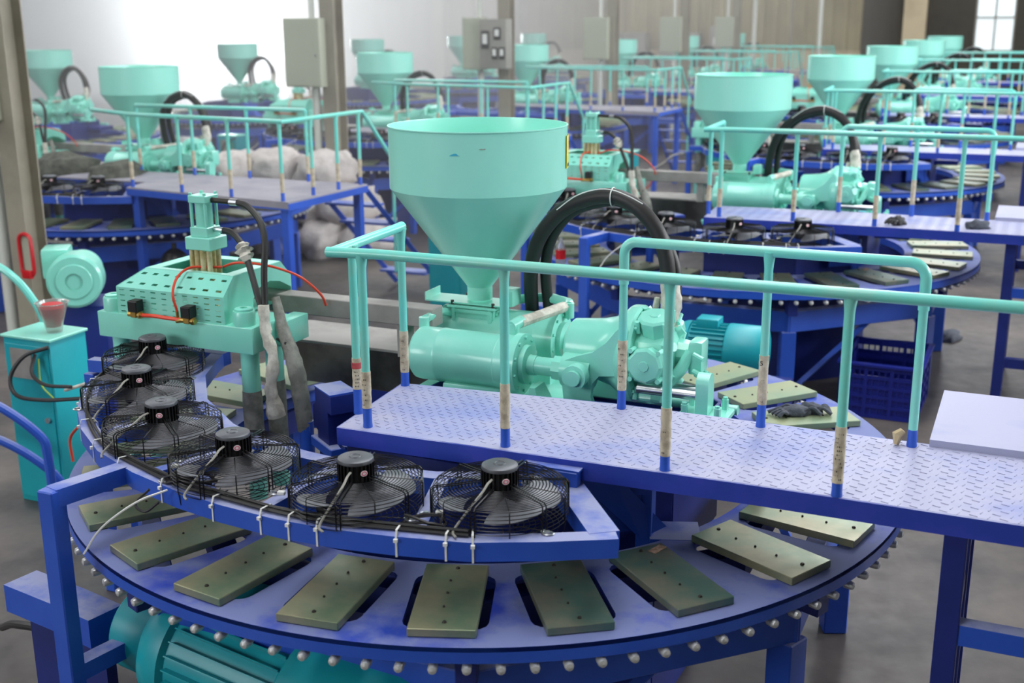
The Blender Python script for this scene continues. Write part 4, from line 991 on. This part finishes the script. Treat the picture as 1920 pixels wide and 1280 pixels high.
# ------------------------------------------------------------------ steel columns with switch boxes, between the rows
for j in range(-1, 5):
    base = C0+frame_pt(-5.08 if j >= 0 else -4.98, 7.04+4.455*j)
    names = ['at the far left of the picture', 'in front of the bright gate', 'with the twin switch boxes', 'fourth from the left', 'fifth from the left', 'farthest back']
    t = thing('steel_column', 'column', 'grey steel column '+names[j+1], base, 'steel columns between the rows')
    H2 = MB()
    for (c, d) in (((0, -.09, HZ/2), (.17, .012, HZ)), ((0, .09, HZ/2), (.17, .012, HZ)), ((0, 0, HZ/2), (.01, .17, HZ))): H2.box(c, d)
    H2.build('column_profile', COLM, t, smooth=0)
    MB().box((0, 0, .01), (.3, .3, .02)).build('foot_plate', COLM, t)
    cx = -.24 if j != 1 else -.42
    wd = .44 if j != 1 else .30
    b = thing('switch_box', 'box', 'pale grey switch box on the column '+names[j+1], base+frame_pt(cx, -.12), 'switch boxes on the columns')
    sb = MB().box((0, 0, 2.02), (wd, .2, .70), 0, .008).build('box_body', BOX, b)
    MB().box((0, -.103, 2.02), (wd-.03, .006, .67), 0, .002).build('box_door', BOX, b); MB().cyl((wd*.38, -.106, 2.0), (wd*.38, -.12, 2.0), .012, n=10).build('box_lock', STEEL, b)
    cp = MB().cyl((cx+.05, -.08, 2.36), (cx+.05, -.08, HZ), .03, n=12); cp.cyl((cx+.05, -.06, 0), (cx+.05, -.06, 1.66), .045, n=14); cp.build('conduit', PIPE, t)
    if j == 1:
        b2 = thing('meter_box', 'box', 'dark grey meter box with white dials beside twin switch box', base+frame_pt(-.06, -.22), 'meter boxes')
        MB().box((0, 0, 2.02), (.40, .2, .66), 0, .006).build('box_body', GREY, b2)
        for (x, z, w_, h_) in ((-.11, 2.08, .11, .24), (.07, 2.16, .10, .16), (.03, 1.90, .08, .16), (.14, 1.90, .08, .16)):
            q = MB().box((x, -.105, z), (w_, .03, h_), 0, .004).build('meter_case', BLACKP, b2); MB().box((x, -.122, z+.01), (w_*.62, .006, h_*.55)).build('meter_face', WHITEP, q)
    if j == -1:
        g = thing('red_rimmed_holder', 'holder', 'red-rimmed oblong holder hanging on the leftmost column', base+frame_pt(.10, -.13), None)
        pts = [(.06*cos(R(q))*(1), .10*(1 if sin(R(q)) > 0 else -1)+.06*sin(R(q))) for q in range(0, 360, 20)]
        MB().tube([(x, 0, .70+z) for x, z in pts], .014, 8, closed=True).build('red_rim', REDP, g)
        MB().box((0, .015, .70), (.10, .01, .26)).build('back_plate', BOX, g); MB().box((0, -.01, .56), (.09, .03, .06), 0, .008).build('red_clip', REDP, g)
# conduits hanging from the roof near the back wall
for i, (a, b) in enumerate(((-4.9, 26), (-4.2, 27), (-3.4, 26.5))):
    o = MB().cyl(W(a, b, 0), W(a, b, HZ), .05 if i != 1 else .035, n=12).build('conduit_post', PIPE if i != 1 else COLM)
    tag(o, 'post', ['pale round post, leftmost before the ribbed back wall', 'thin dark post between two pale posts at back wall', 'pale round post, rightmost before the ribbed back wall'][i], 'round posts before the back wall')
# grey distribution cabinets along the back wall
for i, (a, wd, h) in enumerate(((-10.9, 1.6, 1.9), (-9.0, 1.3, 1.9), (-7.6, .8, 2.1))):
    t = thing('distribution_cabinet', 'cabinet', ['wide grey cabinet, left of three along back wall', 'wide grey cabinet, middle of three along back wall', 'narrow grey cabinet, right of three along back wall'][i], W(a, HB1-.7, 0), 'grey cabinets along the back wall')
    MB().box((0, 0, h/2), (wd, .5, h), 0, .02).build('cabinet_body', GREY, t)
    for q in range(2): MB().box((wd*(q-.5)*.5, -.26, h/2), (wd*.46, .02, h*.92), 0, .01).build('cabinet_door', GREY, t); MB().box((wd*(q-.5)*.5, -.275, h*.78), (wd*.2, .01, h*.1)).build('dial', WHITEP, t)

# ------------------------------------------------------------------ loose things
def sack(loc, rz, s, lab, g):
    o = bpy.data.meshes.new('sack'); bm = bmesh.new(); bmesh.ops.create_icosphere(bm, subdivisions=3, radius=1)
    sd = random.random()*50
    for v in bm.verts:
        c = v.co; n = noise.noise(c*1.6+Vector((sd, 0, 0))); n2 = noise.noise(c*3+Vector((0, sd, 0)))-.5*abs(noise.noise(c*5+Vector((sd, sd, 0))))
        x, y, z = c; q = .86
        f = lambda t: math.copysign(abs(t)**q, t)
        v.co = Vector((f(x)*s[0], f(y)*s[1], f(z)*s[2]))*(1+.25*n+.22*n2)
    bm.to_mesh(o); bm.free(); o.materials.append(SACK); o.shade_smooth()
    ob = bpy.data.objects.new('sack', o); COL.objects.link(ob); ob.location = loc; ob.rotation_euler = (random.uniform(-.12, .12), random.uniform(-.12, .12), rz)
    tag(ob, 'sack', lab, g); return ob
rowl = ['bottom', 'middle', 'top']; pos = ['far left', 'left', 'centre', 'right', 'far right']
for lv, (n, z) in enumerate(((5, .19), (4, .53), (3, .86))):
    nm = {5: pos, 4: ['far left', 'left', 'right', 'far right'], 3: ['left', 'centre', 'right']}[n]
    for i in range(n):
        x = -2.72+(i-(n-1)/2)*.46+.35; sack((x, 12.05+.1*lv+random.uniform(-.06, .06), z), random.uniform(-.3, .3)+.9, (.36, .25, .21), 'bulging grey sack, %s of the %s layer in the pile' % (nm[i], rowl[lv]), 'grey sacks piled before the bright gate')

def crate(loc, rz, lab, wx=.45, wy=.60, h=.34):
    t = thing('plastic_crate', 'crate', lab, loc, 'blue plastic crates', rz)
    for (c, d, n_, ax) in (((0, -wy/2, 0), wx, 5, 0), ((0, wy/2, 0), wx, 5, 0), ((-wx/2, 0, 0), wy, 6, 1), ((wx/2, 0, 0), wy, 6, 1)):
        g = MB()
        for z in (.015, .075, .135, .195, .255, h-.02):
            dd = (d, .012, .022 if z < h-.03 else .045); dd = dd if ax == 0 else (dd[1], dd[0], dd[2]); g.box((c[0], c[1], z), dd)
        m_ = int(d/.035)
        for i in range(m_+1):
            u = -d/2+d*i/m_; dd = (.008, .008, h-.02) if i % 4 else (.02, .02, h-.01); p = (u, c[1], h/2) if ax == 0 else (c[0], u, h/2); g.box(p, dd)
        g.box((c[0]*.985, c[1]*.985, .135), (d, .003, .24) if ax == 0 else (.003, d, .24)); g.build('side_wall', CRATE, t, smooth=0)
    g = MB()
    for i in range(9): g.box((-wx/2+wx*i/8, 0, .008), (.018, wy, .012))
    for i in range(11): g.box((0, -wy/2+wy*i/10, .008), (wx, .018, .012))
    g.build('crate_floor', CRATE, t, smooth=0)
    g = MB().sweep([(-wx/2-.01, -wy/2-.01), (wx/2+.01, -wy/2-.01), (wx/2+.01, wy/2+.01), (-wx/2-.01, wy/2+.01), (-wx/2-.01, -wy/2-.01)], .03, .014, h); g.build('crate_rim', CRATE, t, smooth=0)
    return t
crate((2.33, 7.05, 0), R(-25), 'dark blue slatted plastic crate on the floor behind right walkway')

def crumple(name, cat, lab, loc, rz, s, m, fing=True, grp=None):
    t = thing(name, cat, lab, loc, grp, rz)
    bm = bmesh.new(); bmesh.ops.create_icosphere(bm, subdivisions=3, radius=1); sd = random.random()*40
    for v in bm.verts:
        n = noise.noise(v.co*2.2+Vector((sd, 0, 0))); v.co = Vector((v.co.x*s[0], v.co.y*s[1], max(-.3, v.co.z)*s[2]))*(1+.45*n)
    me = bpy.data.meshes.new('palm'); bm.to_mesh(me); bm.free(); me.materials.append(m); me.shade_smooth(); o = bpy.data.objects.new('palm' if fing else 'cloth', me); COL.objects.link(o); o.parent = t; o.location = (0, 0, s[2]*.32)
    if fing:
        for k in range(5):
            y = (k-1.8)*s[1]*.42; x0 = -s[0]*.75 if k < 4 else 0
            p = [(x0, y, s[2]*.5), (x0-s[0]*.35, y*1.2, s[2]*.8), (x0-s[0]*(.7+.1*k % 3), y*1.5+.004, s[2]*.3)] if k < 4 else [(.0, s[1]*.7, s[2]*.6), (-.02, s[1]*1.3, s[2]*.9), (-.05, s[1]*1.7, s[2]*.35)]
            MB().tube(bez(p, 5), [.0085]*6+[.008, .0075, .007, .006, .004] if 0 else .0078, 8, jitter=.1).build('finger', m, t)
    return t
ga = W(1.03, .715, ZT+.027)
crumple('work_glove', 'glove', 'crumpled grey work glove lying on a pale mould plate', ga, R(10), (.062, .034, .030), GLOVE)
crumple('work_glove', 'glove', 'dark work glove folded over the grey one on plate', W(1.075, .765, ZT+.027), R(160), (.05, .03, .034), GLOVE)
crumple('work_glove', 'glove', 'small black glove on the second walkway of right row', Srow+W(1.06, -.69, DZ+.002), R(30), (.05, .035, .04), BLACK)
crumple('rag', 'cloth', 'grey rag by a post on the second walkway of right row', Srow+W(1.52, -.66, DZ+.002), R(0), (.07, .035, .04), GLOVE, False)
hp1 = Lrow+W(-.6, -.9, DZ)
crumple('shoe_upper_heap', 'heap', 'dark heap of cloth uppers beside the leftmost column', C0+Lrow+frame_pt(-.35, -.55, 1.03), 0, (.34, .2, .16), mat('dark_green_grey_cloth', srgb(92, 94, 84), .9, col2=srgb(60, 62, 56), scale=12, bump=.5), False, 'dark heaps on the middle row station')
crumple('shoe_upper_heap', 'heap', 'dark heap of cloth uppers left of the walkway plate', C0+Lrow+frame_pt(.30, -.62, 1.06), 1, (.28, .16, .13), MATS['dark_green_grey_cloth'], False, 'dark heaps on the middle row station')
# cup with red plastic on the control cabinet
cw = W(-2.53, .36, .875)
t = thing('clear_jar', 'jar', 'flared clear plastic jar holding something red on control cabinet', cw)
MB().lathe([(.035, 0), (.05, .06), (.075, .145), (.082, .15), (.074, .15), (.047, .06), (.032, .004), (.0, .004)], n=28, caps=False).build('jar_body', CLEAR, t)
MB().lathe([(0, .03), (.038, .03), (.046, .06), (.058, .125), (.05, .142), (0, .145)], n=16, caps=False).build('red_contents', REDP, t)
t = thing('siren_lamp', 'lamp', 'red lamp standing on second control cabinet of the right row', W(-2.50, .36, .875)+Srow)
MB().cyl((0, 0, 0), (0, 0, .025), .045, n=20).build('lamp_base', WHITEP, t); MB().lathe([(.038, .025), (.038, .10), (.03, .115), (0, .12)], n=20, caps=False).build('lamp_dome', REDP, t)
crumple('orange_glove', 'glove', 'orange glove beside red lamp on second control cabinet', W(-2.64, .33, .875)+Srow, 0, (.07, .035, .03), ORANGE)
# blower behind the cabinet, left edge
bl = thing('blower_motor', 'motor', 'round teal blower motor behind the leftmost column', (-2.62, 7.0, 0), None, R(12))
MB().lathe([(0, 0), (.145, 0), (.16, .012), (.16, .16), (.12, .18), (.12, .40), (0, .40)], (0, -.2, .87), (0, 1, .87), 40, caps=False).build('blower_body', TEAL, bl)
MB().lathe([(.05, 0), (.10, 0), (.105, .006), (.05, .006)], (0, -.21, .87), (0, 1, .87), 32, caps=False).build('intake_ring', TEAL, bl)
MB().box((-.12, .05, .95), (.16, .2, .18), 0, .02).build('outlet_box', TEAL, bl); MB().box((0, .05, .35), (.3, .35, .7), 0, .01).build('blower_stand', NAVY, bl)
t = thing('bent_hand_rail', 'railing', 'teal bent tube hand rail at the left edge of picture', (-2.6, 6.0, 0), None, 0)
MB().tube(bez([(-.35, .1, 1.20), (-.06, .0, 1.13), (.10, -.03, .98), (.17, -.03, .75), (.18, -.03, .1)], 6), .021, 10).build('rail_tube', TEALR, t)
t = thing('blue_tube_frame', 'frame', 'blue bent tube frame low at the left edge of picture', (-2.35, 5.2, 0), None, 0)
for dy, dz in ((0, .62), (.14, .36)):
    MB().tube(bez([(-.45, dy, dz+.16), (-.1, dy, dz+.05), (.13, dy, dz-.12), (.17, dy, dz-.25), (.17, dy, .0)], 6), .022, 10).build('frame_tube', BLUE, t)
# white plastic bits and a bottle inside the second table
t = thing('drink_bottle', 'bottle', 'clear bottle with red label inside the second turntable', C0+Srow+frame_pt(-.86, -1.0, .84), None)
t.location = C0+Srow+frame_pt(-.95, -1.32, ZT+.03)
MB().lathe([(0, 0), (.03, 0), (.032, .02), (.032, .12), (.012, .16), (.012, .18), (0, .18)], n=18, caps=False).build('bottle_body', CLEAR, t); MB().lathe([(.0325, .04), (.0325, .10)], n=18, caps=False).build('bottle_label', REDP, t)
for i, (x, y) in enumerate(((-.75, -1.27), (-.45, -1.38))):
    c = thing('white_container', 'container', ['white cut container on first turntable of middle row, left one', 'white cut container on first turntable of middle row, right one'][i], C0+Lrow+frame_pt(x+.1, y+.15, ZT+.03), 'white containers on the middle row turntable')
    MB().lathe([(.05, 0), (.055, .02), (.055, .13), (.052, .13), (.052, .02), (.047, .004), (0, .004)], n=18, caps=False).build('container_body', WHITEP, c)
ball = thing('black_ball_valve', 'valve', 'shiny black round accumulator under first middle row turntable', C0+Lrow+frame_pt(1.15, -.98, 0), None)
MB().lathe([(0, -.11), (.045, -.10), (.085, -.07), (.108, -.03), (.11, 0), (.108, .03), (.085, .07), (.045, .10), (.02, .11), (.02, .15), (0, .15)], (0, 0, .50), (0, 0, 2), 28, caps=False).build('accumulator_body', BLACKP, ball); MB().cyl((0, 0, 0), (0, 0, .42), .03, n=12).build('accumulator_post', NAVY, ball)
# oily hoses on the floor at lower left
t = thing('floor_hose', 'hose', 'black hose lying on the floor at lower left', (-1.62, 3.6, 0), None, 0)
MB().tube(bez([(-.35, .5, .1), (-.2, .3, .22), (.0, .15, .25), (.06, -.0, .12), (.0, -.08, .02), (.12, .0, .016), (.3, .1, .016)], 8), .015, 10).build('hose', BLACK, t)
for i, (x, y, lab) in enumerate(((2.7, 5.9, 'grey oily rag on the floor behind the right walkway'), (3.3, 8.6, 'pale rag on the floor beside second turntable right'))):
    crumple('floor_rag', 'cloth', lab, (x, y, .002), i, (.12, .08, .05), GLOVE, False, 'rags on the floor')
for o in list(bpy.data.objects):
    if o.type == 'MESH' and not o.data.polygons: bpy.data.objects.remove(o)
